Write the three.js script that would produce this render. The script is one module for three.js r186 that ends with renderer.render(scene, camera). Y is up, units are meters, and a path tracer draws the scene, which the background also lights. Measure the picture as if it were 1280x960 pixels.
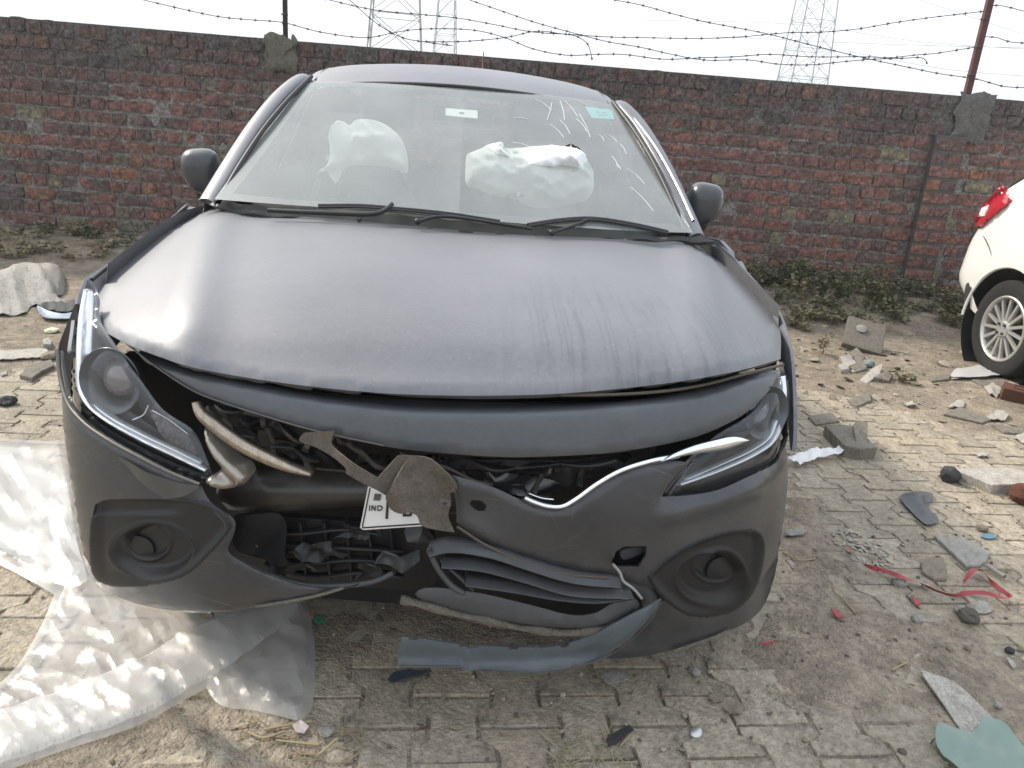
import * as THREE from 'three';
import { mergeGeometries, toCreasedNormals } from 'three/addons/utils/BufferGeometryUtils.js';
import { RoundedBoxGeometry } from 'three/addons/geometries/RoundedBoxGeometry.js';

// ------------------------------------------------------------------ camera, sky, sun, exposure
const PITCH = 18.4 * Math.PI / 180, ROLL = 4.6 * Math.PI / 180, FOCAL = 964, EYE = new THREE.Vector3(0, 1.25, 0);
const scene = new THREE.Scene();
const camera = new THREE.PerspectiveCamera(2 * Math.atan(480 / FOCAL) * 180 / Math.PI, 4 / 3, 0.05, 3000);
const AXR = new THREE.Vector3(1, 0, 0), AXU = new THREE.Vector3(0, Math.cos(PITCH), -Math.sin(PITCH)), AXF = new THREE.Vector3(0, -Math.sin(PITCH), -Math.cos(PITCH));
{
  const r = AXR.clone().multiplyScalar(Math.cos(ROLL)).addScaledVector(AXU, Math.sin(ROLL));
  const u = AXU.clone().multiplyScalar(Math.cos(ROLL)).addScaledVector(AXR, -Math.sin(ROLL));
  camera.position.copy(EYE);
  camera.quaternion.setFromRotationMatrix(new THREE.Matrix4().makeBasis(r, u, AXF.clone().negate()));
  camera.updateMatrixWorld(true);
}
const SUN_AZ = 58 * Math.PI / 180, SUN_EL = 41 * Math.PI / 180;
const SUN = new THREE.Vector3(-Math.sin(SUN_AZ) * Math.cos(SUN_EL), Math.sin(SUN_EL), -Math.cos(SUN_AZ) * Math.cos(SUN_EL));
{ // hazy pale sky, whiter towards the horizon and round the veiled sun
  const w = 512, h = 256, d = new Float32Array(w * h * 4), v = new THREE.Vector3();
  for (let j = 0; j < h; j++) for (let i = 0; i < w; i++) {
    const el = ((j + 0.5) / h - 0.5) * Math.PI, az = ((i + 0.5) / w - 0.5) * 2 * Math.PI;
    v.set(Math.cos(el) * Math.cos(az), Math.sin(el), Math.cos(el) * Math.sin(az));
    const a = Math.acos(Math.min(1, Math.max(-1, v.dot(SUN)))) * 180 / Math.PI;
    const t = Math.pow(Math.max(0, Math.sin(el)), 0.55), glow = 0.55 * Math.exp(-a / 34) + 0.6 * Math.exp(-a / 13);
    const k = (j * w + i) * 4;
    d[k] = 0.82 + (0.50 - 0.82) * t + glow; d[k + 1] = 0.84 + (0.57 - 0.84) * t + glow * 0.97; d[k + 2] = 0.86 + (0.68 - 0.86) * t + glow * 0.90; d[k + 3] = 1;
  }
  const tex = new THREE.DataTexture(d, w, h, THREE.RGBAFormat, THREE.FloatType);
  tex.mapping = THREE.EquirectangularReflectionMapping; tex.magFilter = THREE.LinearFilter; tex.needsUpdate = true;
  scene.background = tex; scene.environment = tex;
}
const sun = new THREE.DirectionalLight(new THREE.Color(1, 0.91, 0.79), 2.5);
sun.position.copy(SUN).multiplyScalar(30); sun.castShadow = true; sun.shadow.radius = 9; sun.shadow.mapSize.set(2048, 2048);
Object.assign(sun.shadow.camera, { left: -9, right: 9, top: 9, bottom: -9, near: 1, far: 80 });
scene.add(sun, sun.target);
const renderer = new THREE.WebGLRenderer({ antialias: true });
renderer.setSize(1024, 768); renderer.shadowMap.enabled = true;
renderer.toneMapping = THREE.LinearToneMapping; renderer.toneMappingExposure = 2.0;
scene.fog = new THREE.FogExp2(0xe8eef2, 0.0022);

// ------------------------------------------------------------------ helpers
let seed = 12345;
const rnd = () => { seed = (seed * 1664525 + 1013904223) >>> 0; return seed / 4294967296; };
const rr = (a, b) => a + (b - a) * rnd();
const worley = (x, y, s = 0) => { const xi = Math.floor(x), yi = Math.floor(y); let m = 9; for (let j = -1; j < 2; j++) for (let i = -1; i < 2; i++) { const d = Math.hypot(xi + i + h3(xi + i, yi + j, s) - x, yi + j + h3(xi + i, yi + j, s + 7) - y); if (d < m) m = d; } return m; };
const clamp = (x, a, b) => Math.min(b, Math.max(a, x));
const sstep = (a, b, x) => { const t = clamp((x - a) / (b - a), 0, 1); return t * t * (3 - 2 * t); };
const mixn = (a, b, t) => a + (b - a) * t;
function h3(x, y, z) { let n = (Math.imul(x, 374761393) + Math.imul(y, 668265263) + Math.imul(z, 2147483647 ^ 1274126177)) | 0; n = Math.imul(n ^ (n >>> 13), 1274126177); n ^= n >>> 16; return (n >>> 0) / 4294967295; }
function vn(x, y, z = 0) {
  const xi = Math.floor(x), yi = Math.floor(y), zi = Math.floor(z), f = (t) => t * t * (3 - 2 * t), a = f(x - xi), b = f(y - yi), c = f(z - zi);
  const L = (p, q, t) => p + (q - p) * t;
  const pl = (k) => L(L(h3(xi, yi, k), h3(xi + 1, yi, k), a), L(h3(xi, yi + 1, k), h3(xi + 1, yi + 1, k), a), b);
  return c === 0 ? pl(zi) : L(pl(zi), pl(zi + 1), c);
}
function fbm(x, y, z = 0, o = 4) { let s = 0, a = 0.5, t = 0; for (let i = 0; i < o; i++) { s += a * vn(x, y, z + i * 17); t += a; a *= 0.5; x *= 2.03; y *= 2.03; z *= 2.03; } return s / t; }
const ridge = (x, y, z, o = 3) => { let s = 0, a = 0.5, t = 0; for (let i = 0; i < o; i++) { s += a * (1 - Math.abs(2 * vn(x, y, z + i * 9) - 1)); t += a; a *= 0.5; x *= 2.1; y *= 2.1; z *= 2.1; } return s / t; };
// interpolate a table [[x, y], ...]
const tab = (T) => (x) => { if (x <= T[0][0]) return T[0][1]; for (let i = 1; i < T.length; i++) if (x <= T[i][0]) { const a = T[i - 1], b = T[i], t = (x - a[0]) / (b[0] - a[0]); return a[1] + (b[1] - a[1]) * t; } const a = T[T.length - 2], b = T[T.length - 1]; return b[1] + (x - b[0]) * (b[1] - a[1]) / (b[0] - a[0]); };
// smooth (monotone cubic-ish) table
function stab(T) {
  const n = T.length, m = T.map((p, i) => { const a = T[Math.max(0, i - 1)], b = T[Math.min(n - 1, i + 1)]; return (b[1] - a[1]) / (b[0] - a[0]); });
  return (x) => { if (x <= T[0][0]) return T[0][1] + (x - T[0][0]) * m[0]; if (x >= T[n - 1][0]) return T[n - 1][1] + (x - T[n - 1][0]) * m[n - 1]; let i = 1; while (x > T[i][0]) i++; const a = T[i - 1], b = T[i], h = b[0] - a[0], t = (x - a[0]) / h, t2 = t * t, t3 = t2 * t; return (2 * t3 - 3 * t2 + 1) * a[1] + (t3 - 2 * t2 + t) * h * m[i - 1] + (-2 * t3 + 3 * t2) * b[1] + (t3 - t2) * h * m[i]; };
}
const V = (x, y, z) => new THREE.Vector3(x, y, z);
const RGB = (r, g, b) => new THREE.Color().setRGB(r, g, b);
const taken = {};
function numbered(n) { const k = taken[n] = (taken[n] ?? -1) + 1; return k ? n + '_' + String(k).padStart(3, '0') : n; }
function part(name, geo, mat, parent, label) {
  const o = new THREE.Mesh(geo, mat); o.castShadow = o.receiveShadow = true; o.name = parent ? name : numbered(name);
  (parent || scene).add(o); if (label) o.userData.label = label; return o;
}
function tag(o, label, category, group, kind) { if (label) o.userData.label = label; if (category) o.userData.category = category; if (group) o.userData.group = group; if (kind) o.userData.kind = kind; return o; }
function thing(name, label, category, pos = [0, 0, 0], turn = 0, group) { const g = new THREE.Group(); g.name = numbered(name); g.position.set(...pos); g.rotation.y = turn; scene.add(g); return tag(g, label, category, group); }
function merge(list) { return mergeGeometries(list.map((g) => { const q = g.index ? g.toNonIndexed() : g.clone(); for (const k of Object.keys(q.attributes)) if (!['position', 'normal', 'uv', 'color'].includes(k)) q.deleteAttribute(k); if (!q.attributes.uv) q.setAttribute('uv', new THREE.BufferAttribute(new Float32Array(q.attributes.position.count * 2), 2)); return q; }), false); }
function box(w, h, d, x = 0, y = 0, z = 0, r = 0) { const g = r ? new RoundedBoxGeometry(w, h, d, 2, r) : new THREE.BoxGeometry(w, h, d); g.translate(x, y, z); return g; }
function tubeG(pts, r, seg = 8, rad = 8, closed = false, straight = false) {
  const P = pts.map((p) => p.isVector3 ? p : V(...p));
  const c = straight ? (() => { const cp = new THREE.CurvePath(); for (let i = 1; i < P.length; i++) cp.add(new THREE.LineCurve3(P[i - 1], P[i])); return cp; })() : new THREE.CatmullRomCurve3(P, closed, 'centripetal');
  return new THREE.TubeGeometry(c, Math.max(2, seg * (P.length - 1)), r, rad, closed);
}
function rod(a, b, r, r2 = r, n = 6) { a = a.isVector3 ? a : V(...a); b = b.isVector3 ? b : V(...b); const d = b.clone().sub(a), L = d.length(), g = new THREE.CylinderGeometry(r2, r, L, n); g.applyQuaternion(new THREE.Quaternion().setFromUnitVectors(V(0, 1, 0), d.normalize())); g.translate((a.x + b.x) / 2, (a.y + b.y) / 2, (a.z + b.z) / 2); return g; }
function bar(a, b, w, h) { const d = b.clone().sub(a), L = d.length(), g = new THREE.BoxGeometry(w, h, L); g.applyMatrix4(new THREE.Matrix4().lookAt(V(0, 0, 0), d, V(0, 1, 0))); g.translate((a.x + b.x) / 2, (a.y + b.y) / 2, (a.z + b.z) / 2); return g; }
// grid surface f(u, v) -> Vector3, u, v in 0..1
function gridG(nu, nv, f, uvf) {
  const p = [], uv = [], idx = [];
  for (let j = 0; j <= nv; j++) for (let i = 0; i <= nu; i++) { const q = f(i / nu, j / nv); p.push(q.x, q.y, q.z); const t = uvf ? uvf(q, i / nu, j / nv) : [i / nu, j / nv]; uv.push(t[0], t[1]); }
  for (let j = 0; j < nv; j++) for (let i = 0; i < nu; i++) { const a = j * (nu + 1) + i, b = a + 1, c = a + nu + 1, d = c + 1; idx.push(a, b, d, a, d, c); }
  const g = new THREE.BufferGeometry(); g.setAttribute('position', new THREE.Float32BufferAttribute(p, 3)); g.setAttribute('uv', new THREE.Float32BufferAttribute(uv, 2)); g.setIndex(idx); g.computeVertexNormals(); return g;
}
function ray(px, py) { // direction in the world through a pixel of the 1280 x 960 photograph
  const a = (px - 640) / FOCAL, b = (py - 480) / FOCAL, u = a * Math.cos(ROLL) + b * Math.sin(ROLL), v = -a * Math.sin(ROLL) + b * Math.cos(ROLL);
  return AXF.clone().addScaledVector(AXR, u).addScaledVector(AXU, -v);
}
const onGround = (px, py, y = 0) => { const d = ray(px, py); return EYE.clone().addScaledVector(d, (y - EYE.y) / d.y); };
const onDepth = (px, py, z) => { const d = ray(px, py); return EYE.clone().addScaledVector(d, z / d.z); };
const WALLZ = -6.42, WALLS = -0.026; // wall face: z = WALLZ + WALLS * x
const onWall = (px, py, off = 0) => { const d = ray(px, py), t = (WALLZ + off) / (d.z - WALLS * d.x); return EYE.clone().addScaledVector(d, t); };
function toPx(p) { const q = p.clone().sub(EYE), d = q.dot(AXF), u = q.dot(AXR) / d * FOCAL, v = -q.dot(AXU) / d * FOCAL; return [640 + u * Math.cos(ROLL) - v * Math.sin(ROLL), 480 + u * Math.sin(ROLL) + v * Math.cos(ROLL)]; }
// ------------------------------------------------------------------ outline -> meshed panel
function inPoly(P, x, y) { let c = false; for (let i = 0, j = P.length - 1; i < P.length; j = i++) { const a = P[i], b = P[j]; if ((a[1] > y) !== (b[1] > y) && x < (b[0] - a[0]) * (y - a[1]) / (b[1] - a[1]) + a[0]) c = !c; } return c; }
function polyDist(P, x, y) { let m = 1e9; for (let i = 0, j = P.length - 1; i < P.length; j = i++) { const a = P[j], b = P[i], dx = b[0] - a[0], dy = b[1] - a[1], t = clamp(((x - a[0]) * dx + (y - a[1]) * dy) / (dx * dx + dy * dy || 1), 0, 1); m = Math.min(m, Math.hypot(x - a[0] - t * dx, y - a[1] - t * dy)); } return m; }
function smoothPoly(P, n = 4) { const o = [], N = P.length; for (let i = 0; i < N; i++) { const p0 = P[(i + N - 1) % N], p1 = P[i], p2 = P[(i + 1) % N], p3 = P[(i + 2) % N]; if (p1[2]) { o.push([p1[0], p1[1]]); } else o.push([p1[0], p1[1]]); if (p1[2] && p2[2]) continue; for (let k = 1; k < n; k++) { const t = k / n, t2 = t * t, t3 = t2 * t; const q = (d) => { const a0 = p1[2] ? p1[d] : p0[d], a3 = p2[2] ? p2[d] : p3[d]; return 0.5 * (2 * p1[d] + (p2[d] - a0) * t + (2 * a0 - 5 * p1[d] + 4 * p2[d] - a3) * t2 + (3 * p1[d] - a0 - 3 * p2[d] + a3) * t3); }; o.push([q(0), q(1)]); } } return o; }
function resample(P, s) { const o = []; for (let i = 0; i < P.length; i++) { const a = P[i], b = P[(i + 1) % P.length], L = Math.hypot(b[0] - a[0], b[1] - a[1]), n = Math.max(1, Math.ceil(L / s)); for (let k = 0; k < n; k++) o.push([a[0] + (b[0] - a[0]) * k / n, a[1] + (b[1] - a[1]) * k / n]); } return o.filter((p, i) => { const q = o[(i + 1) % o.length]; return Math.hypot(p[0] - q[0], p[1] - q[1]) > s * 0.08; }); }
function delaunay(P) {
  const n = P.length; let x0 = 1e9, x1 = -1e9, y0 = 1e9, y1 = -1e9; for (const p of P) { x0 = Math.min(x0, p[0]); x1 = Math.max(x1, p[0]); y0 = Math.min(y0, p[1]); y1 = Math.max(y1, p[1]); }
  const D = Math.max(x1 - x0, y1 - y0) * 20, cx = (x0 + x1) / 2, cy = (y0 + y1) / 2, Q = [...P, [cx - D, cy - D], [cx + D, cy - D], [cx, cy + D]];
  const mk = (a, b, c) => { const [ax, ay] = Q[a], [bx, by] = Q[b], [dx, dy] = Q[c], d = 2 * (ax * (by - dy) + bx * (dy - ay) + dx * (ay - by)), A = ax * ax + ay * ay, B = bx * bx + by * by, C = dx * dx + dy * dy, ux = (A * (by - dy) + B * (dy - ay) + C * (ay - by)) / d, uy = (A * (dx - bx) + B * (ax - dx) + C * (bx - ax)) / d; return { v: [a, b, c], x: ux, y: uy, r: (ux - ax) ** 2 + (uy - ay) ** 2 }; };
  let open = [mk(n, n + 1, n + 2)]; const done = []; const order = [...Array(n).keys()].sort((a, b) => Q[a][0] - Q[b][0] || Q[a][1] - Q[b][1]);
  for (const i of order) { const [x, y] = Q[i], edges = new Map(), keep = []; for (const t of open) { const dx = x - t.x; if (dx > 0 && dx * dx > t.r) { done.push(t); continue; } if (dx * dx + (y - t.y) ** 2 > t.r) { keep.push(t); continue; } for (let e = 0; e < 3; e++) { const a = t.v[e], b = t.v[(e + 1) % 3], k = a < b ? a * 1e6 + b : b * 1e6 + a; edges.has(k) ? edges.set(k, null) : edges.set(k, [a, b]); } } for (const e of edges.values()) if (e) keep.push(mk(e[0], e[1], i)); open = keep; }
  return [...done, ...open].map((t) => t.v).filter((v) => v.every((k) => k < n));
}
// outline (photo pixels or any plane units) meshed and laid on surf(x, y); o: s spacing, t thickness, bevel [width, depth], disp(x, y, edge distance), smooth
function panelG(poly, surf, o = {}) {
  const s = o.s ?? 8, P = resample(o.smooth === false ? poly.map((p) => [p[0], p[1]]) : smoothPoly(poly, 4), s), pts = P.slice();
  let x0 = 1e9, x1 = -1e9, y0 = 1e9, y1 = -1e9; for (const p of P) { x0 = Math.min(x0, p[0]); x1 = Math.max(x1, p[0]); y0 = Math.min(y0, p[1]); y1 = Math.max(y1, p[1]); }
  let row = 0; for (let y = y0 + s * 0.5; y < y1; y += s * 0.87, row++) for (let x = x0 + (row % 2 ? s * 0.5 : 0); x < x1; x += s) { const jx = x + (h3(Math.round(x * 7), Math.round(y * 7), 3) - 0.5) * s * 0.14, jy = y + (h3(Math.round(x * 7), Math.round(y * 7), 5) - 0.5) * s * 0.14; if (inPoly(P, jx, jy) && polyDist(P, jx, jy) > s * 0.45) pts.push([jx, jy]); }
  const hole = o.holes || [];
  for (const hp of hole) for (const q of resample(hp, s)) pts.push(q);
  const jit = pts.map((p, i) => [p[0] + (h3(i, 1, 1) - 0.5) * s * 1e-3, p[1] + (h3(i, 2, 2) - 0.5) * s * 1e-3]);
  let tri = delaunay(jit).filter((t) => { const cx = (jit[t[0]][0] + jit[t[1]][0] + jit[t[2]][0]) / 3, cy = (jit[t[0]][1] + jit[t[1]][1] + jit[t[2]][1]) / 3; return inPoly(P, cx, cy) && !hole.some((hp) => inPoly(hp, cx, cy)); });
  const pos = pts.map((p) => surf(p[0], p[1]));
  const normals = (po) => { const N = po.map(() => V(0, 0, 0)), a = V(0, 0, 0), b = V(0, 0, 0); for (const t of tri) { a.subVectors(po[t[1]], po[t[0]]); b.subVectors(po[t[2]], po[t[0]]); a.cross(b); for (const k of t) N[k].add(a); } N.forEach((q) => q.normalize()); return N; };
  // orient towards the eye (pixel y runs down: fix by the sign of the 2-D area and then by facing)
  { let f = 0; const e = o.eye || EYE; for (const t of tri.slice(0, 40)) { const a = pos[t[1]].clone().sub(pos[t[0]]).cross(pos[t[2]].clone().sub(pos[t[0]])); f += Math.sign(a.dot(e.clone().sub(pos[t[0]]))); } }
  const e = o.eye || EYE; tri = tri.map((t) => { const a = pos[t[1]].clone().sub(pos[t[0]]).cross(pos[t[2]].clone().sub(pos[t[0]])); return a.dot(e.clone().sub(pos[t[0]])) < 0 ? [t[0], t[2], t[1]] : t; });
  let N = normals(pos);
  if (o.disp || o.bevel) { const q = pos.map((p, i) => { const ed = polyDist(P, pts[i][0], pts[i][1]); let d = o.disp ? o.disp(pts[i][0], pts[i][1], ed) : 0; if (o.bevel && ed < o.bevel[0]) { const k = 1 - ed / o.bevel[0]; d -= o.bevel[1] * (1 - Math.sqrt(Math.max(0, 1 - k * k))); } return p.clone().addScaledVector(N[i], d); }); q.forEach((p, i) => pos[i].copy(p)); N = normals(pos); }
  const t = o.t ?? 0.004, out = [], on = [], ouv = [];
  const uvf = o.uv || ((p) => [p.x, p.y - p.z]);
  const put = (p, n) => { out.push(p.x, p.y, p.z); on.push(n.x, n.y, n.z); const q = uvf(p); ouv.push(q[0], q[1]); };
  const idx = []; pos.forEach((p, i) => put(p, N[i])); tri.forEach((v) => idx.push(...v));
  if (t > 0) {
    const back = pos.map((p, i) => p.clone().addScaledVector(N[i], -(o.tf ? o.tf(pts[i][0], pts[i][1]) : t))), b0 = out.length / 3; back.forEach((p, i) => put(p, N[i].clone().negate())); tri.forEach((v) => idx.push(b0 + v[0], b0 + v[2], b0 + v[1]));
    const E = new Map(); for (const v of tri) for (let k = 0; k < 3; k++) { const a = v[k], b = v[(k + 1) % 3], key = a < b ? a * 1e6 + b : b * 1e6 + a; E.set(key, E.has(key) ? null : [a, b]); }
    for (const q of E.values()) if (q) { const [a, b] = q, n = pos[b].clone().sub(pos[a]).cross(N[a]).normalize(), k = out.length / 3; put(pos[a], n); put(pos[b], n); put(back[b], n); put(back[a], n); idx.push(k, k + 2, k + 1, k, k + 3, k + 2); }
  }
  const g = new THREE.BufferGeometry(); g.setAttribute('position', new THREE.Float32BufferAttribute(out, 3)); g.setAttribute('normal', new THREE.Float32BufferAttribute(on, 3)); g.setAttribute('uv', new THREE.Float32BufferAttribute(ouv, 2)); g.setIndex(idx); return g;
}
function strip(pts, w) { const c = new THREE.CatmullRomCurve3(pts.map((p) => V(p[0], p[1], 0)), false, 'centripetal'), n = pts.length * 3, L = [], R = []; for (let i = 0; i <= n; i++) { const u = i / n, p = c.getPoint(u), t = c.getTangent(u), k = (typeof w === 'function' ? w(u) : w) / 2; L.push([p.x - t.y * k, p.y + t.x * k]); R.unshift([p.x + t.y * k, p.y - t.x * k]); } return [...L, ...R]; }
// a raised ribbon along pixel points, rounded across
function ribbonG(pts, w, surf, o = {}) {
  const c = new THREE.CatmullRomCurve3(pts.map((p) => V(p[0], p[1], 0)), false, 'centripetal'), n = pts.length * (o.n ?? 6), m = 6, P = [];
  for (let i = 0; i <= n; i++) { const u = i / n, p = c.getPoint(u), t = c.getTangent(u), k = (typeof w === 'function' ? w(u) : w) / 2; P.push(Array.from({ length: m + 1 }, (_, j) => { const v = j / m * 2 - 1; return surf(p.x + t.y * k * v, p.y - t.x * k * v); })); }
  const N = P.map((r, i) => { const q = P[Math.min(n, i + 1)], z = P[Math.max(0, i - 1)], a = q[3].clone().sub(z[3]), b = r[m].clone().sub(r[0]), e = a.cross(b).normalize(); return e.dot((o.eye || EYE).clone().sub(r[3])) < 0 ? e.negate() : e; });
  const F = P.map((r, i) => r.map((p, j) => { const v = j / m * 2 - 1; return p.clone().addScaledVector(N[i], (o.bulge ?? 0.004) * (1 - v * v) + (o.disp ? o.disp(i / n, v) : 0)); })), B = P.map((r, i) => [r[m].clone().addScaledVector(N[i], -(o.t ?? 0.006)), r[0].clone().addScaledVector(N[i], -(o.t ?? 0.006))]);
  const R = m + 3, rows = F.map((r, i) => [...r, ...B[i]]), pos = [], idx = [], uv = []; rows.forEach((r) => r.forEach((p) => { pos.push(p.x, p.y, p.z); uv.push(p.x * 2, p.y * 2); }));
  for (let i = 0; i < n; i++) for (let j = 0; j < R; j++) { const a = i * R + j, b = i * R + (j + 1) % R; idx.push(a, b, a + R, b, b + R, a + R); }
  for (const i of [0, n]) for (let j = 1; j < R - 1; j++) idx.push(i * R, i * R + j, i * R + j + 1);
  const g = new THREE.BufferGeometry(); g.setAttribute('position', new THREE.Float32BufferAttribute(pos, 3)); g.setAttribute('uv', new THREE.Float32BufferAttribute(uv, 2)); g.setIndex(idx); g.computeVertexNormals(); return g;
}
// ------------------------------------------------------------------ textures
function dataTex(n, f, srgb = true, rx = 1, ry = 1) {
  const d = new Uint8Array(n * n * 4); for (let j = 0; j < n; j++) for (let i = 0; i < n; i++) { const c = f(i / n, j / n), k = (j * n + i) * 4; d[k] = clamp(c[0], 0, 1) * 255; d[k + 1] = clamp(c[1], 0, 1) * 255; d[k + 2] = clamp(c[2], 0, 1) * 255; d[k + 3] = 255; }
  const t = new THREE.DataTexture(d, n, n); t.wrapS = t.wrapT = THREE.RepeatWrapping; t.magFilter = THREE.LinearFilter; t.minFilter = THREE.LinearMipmapLinearFilter; t.generateMipmaps = true; if (srgb) t.colorSpace = THREE.SRGBColorSpace; t.repeat.set(rx, ry); t.needsUpdate = true; return t;
}
const tile = (f) => (u, v) => { const a = f(u, v), b = f(u - 1, v), c = f(u, v - 1), d = f(u - 1, v - 1), x = sstep(0.8, 1, u), y = sstep(0.8, 1, v); return a * (1 - x) * (1 - y) + b * x * (1 - y) + c * (1 - x) * y + d * x * y; };
const gGrain = tile((u, v) => fbm(u * 60, v * 60, 3, 4)), gCoarse = tile((u, v) => fbm(u * 9, v * 9, 7, 5));
const texGrain = dataTex(512, (u, v) => { const a = gGrain(u, v) * 0.6 + gCoarse(u, v) * 0.4, g = 0.66 + 0.62 * (a - 0.3); return [g, g * 0.99, g * 0.975]; });
const texBump = dataTex(512, (u, v) => { const a = gGrain(u, v) * 0.7 + gCoarse(u, v) * 0.3; return [a, a, a]; }, false);
const texSoft = dataTex(512, (u, v) => { const a = gGrain(u, v), b = gCoarse(u, v), g = 0.93 + 0.10 * (a - 0.5) + 0.14 * (b - 0.5); return [g, g * 0.995, g * 0.985]; });
const gBlot = tile((u, v) => fbm(u * 22, v * 22, 13, 3)), gPit = tile((u, v) => Math.pow(vn(u * 150, v * 150, 5), 3));
const texBrick = dataTex(512, (u, v) => { const a = gBlot(u, v), f = gGrain(u, v), pit = gPit(u, v); let g = 0.86 + 0.55 * (a - 0.5) + 0.42 * (f - 0.5) - 0.3 * sstep(0.45, 0.8, pit); const lime = sstep(0.66, 0.74, a + 0.25 * (f - 0.5)) * 0.35; return [g + lime * 0.2, g + lime * 0.45, g + lime * 0.45]; });
const texDirt = dataTex(1024, (u, v) => { const a = gCoarse(u, v), f = gGrain(u * 1, v), b = gBlot(u, v), sp = h3(Math.floor(u * 330), Math.floor(v * 330), 8); const g = 0.90 + 0.26 * (a - 0.5) + 0.36 * (f - 0.5) + 0.20 * (b - 0.5) + (sp > 0.985 ? 0.22 : sp < 0.02 ? -0.25 : 0); return [g, g * 0.985, g * 0.96]; });
const withRep = (t, x, y = x) => { const c = t.clone(); c.repeat.set(x, y); c.needsUpdate = true; return c; };
const std = (c, rough, o = {}) => new THREE.MeshStandardMaterial({ color: RGB(...c), roughness: rough, side: THREE.DoubleSide, ...o });
const phys = (c, rough, o = {}) => new THREE.MeshPhysicalMaterial({ color: RGB(...c), roughness: rough, side: THREE.DoubleSide, ...o });
// ------------------------------------------------------------------ ground
const PAV_A = 7 * Math.PI / 180, PAV_L = 0.192, PAV_W = 0.147;
// how much loose earth lies over the paving (metres above the paver tops, negative: swept joints)
const bank = (x, z) => { const d = z - (WALLZ + WALLS * x); return 0.14 * sstep(1.25, 0.15, d) * (0.7 + 0.6 * fbm(x * 1.3, z * 1.3, 2)) ; };
function earth(x, z) {
  const blob = (cx, cz, rx, rz, a) => a * Math.exp(-(((x - cx) / rx) ** 2 + ((z - cz) / rz) ** 2));
  let k = -0.0066;
  k += blob(2.75, -4.2, 0.9, 0.5, 0.022) + blob(0.85, -1.72, 0.2, 0.16, 0.007) + blob(1.1, -1.85, 0.3, 0.14, 0.010) + blob(0.95, -1.52, 0.2, 0.12, 0.006) + blob(1.35, -1.62, 0.25, 0.16, 0.008) + blob(1.0, -2.5, 0.18, 0.45, 0.007) + blob(-0.1, -1.75, 0.7, 0.2, 0.011) + blob(-0.75, -1.25, 0.5, 0.16, 0.005) + blob(0.12, -1.2, 0.09, 0.07, 0.006) + blob(-2.3, -3.55, 0.9, 0.3, 0.012) + blob(-2.7, -4.6, 1.3, 0.6, 0.03) + blob(3.2, -3.3, 0.5, 0.45, 0.010) + blob(1.55, -4.3, 0.5, 0.25, 0.01) + blob(-0.34, -1.3, 0.07, 0.1, 0.004);
  k += (fbm(x * 2.2, z * 2.2, 11, 3) - 0.5) * 0.012 + (fbm(x * 9, z * 9, 5, 3) - 0.5) * 0.008;
  k += sstep(-4.25, -5.0, z) * 0.02 + (z > -0.9 ? 0 : 0);
  return k + (fbm(x * 38, z * 38, 9, 2) - 0.5) * 0.0035 + bank(x, z);
}
const groundY = (x, z) => Math.max(0.001, earth(x, z));
{
  const axis = (lo, hi, st, far) => { const a = []; for (let v = lo; v <= hi + 1e-6; v += st) a.push(v); let s = st, v = lo; while (v > -far) { s *= 1.45; v -= s; a.unshift(v); } s = st; v = hi; while (v < far) { s *= 1.45; v += s; a.push(v); } return a; };
  const xs = axis(-4.2, 4.6, 0.02, 900), zs = axis(-6.5, -0.8, 0.02, 900), nx = xs.length, nz = zs.length, p = [], uv = [], col = [], idx = [];
  for (const z of zs) for (const x of xs) {
    const near = x > -12 && x < 12 && z > -8 && z < 6; p.push(x, near ? earth(x, z) : (z < -8 ? 0.1 : -0.006), z); uv.push(x, z);
    const a = fbm(x * 1.7 + 3, z * 1.7, 21), b = fbm(x * 14, z * 14, 31, 3), q = 0.8 + 0.5 * (b - 0.5), w = sstep(0.42, 0.62, a);
    col.push(mixn(0.355, 0.415, w) * q, mixn(0.298, 0.355, w) * q, mixn(0.228, 0.28, w) * q);
  }
  for (let j = 0; j < nz - 1; j++) for (let i = 0; i < nx - 1; i++) { const a = j * nx + i; idx.push(a, a + nx, a + 1, a + 1, a + nx, a + nx + 1); }
  const g = new THREE.BufferGeometry(); g.setAttribute('position', new THREE.Float32BufferAttribute(p, 3)); g.setAttribute('uv', new THREE.Float32BufferAttribute(uv, 2)); g.setAttribute('color', new THREE.Float32BufferAttribute(col, 3)); g.setIndex(idx); g.computeVertexNormals();
  const m = std([1, 1, 1], 0.96, { vertexColors: true, map: withRep(texDirt, 1.3), bumpMap: withRep(texBump, 3.1), bumpScale: 0.012 });
  tag(part('ground', g, m), 'dusty brown bare earth with scattered grit', null, null, 'structure');
}
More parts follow.
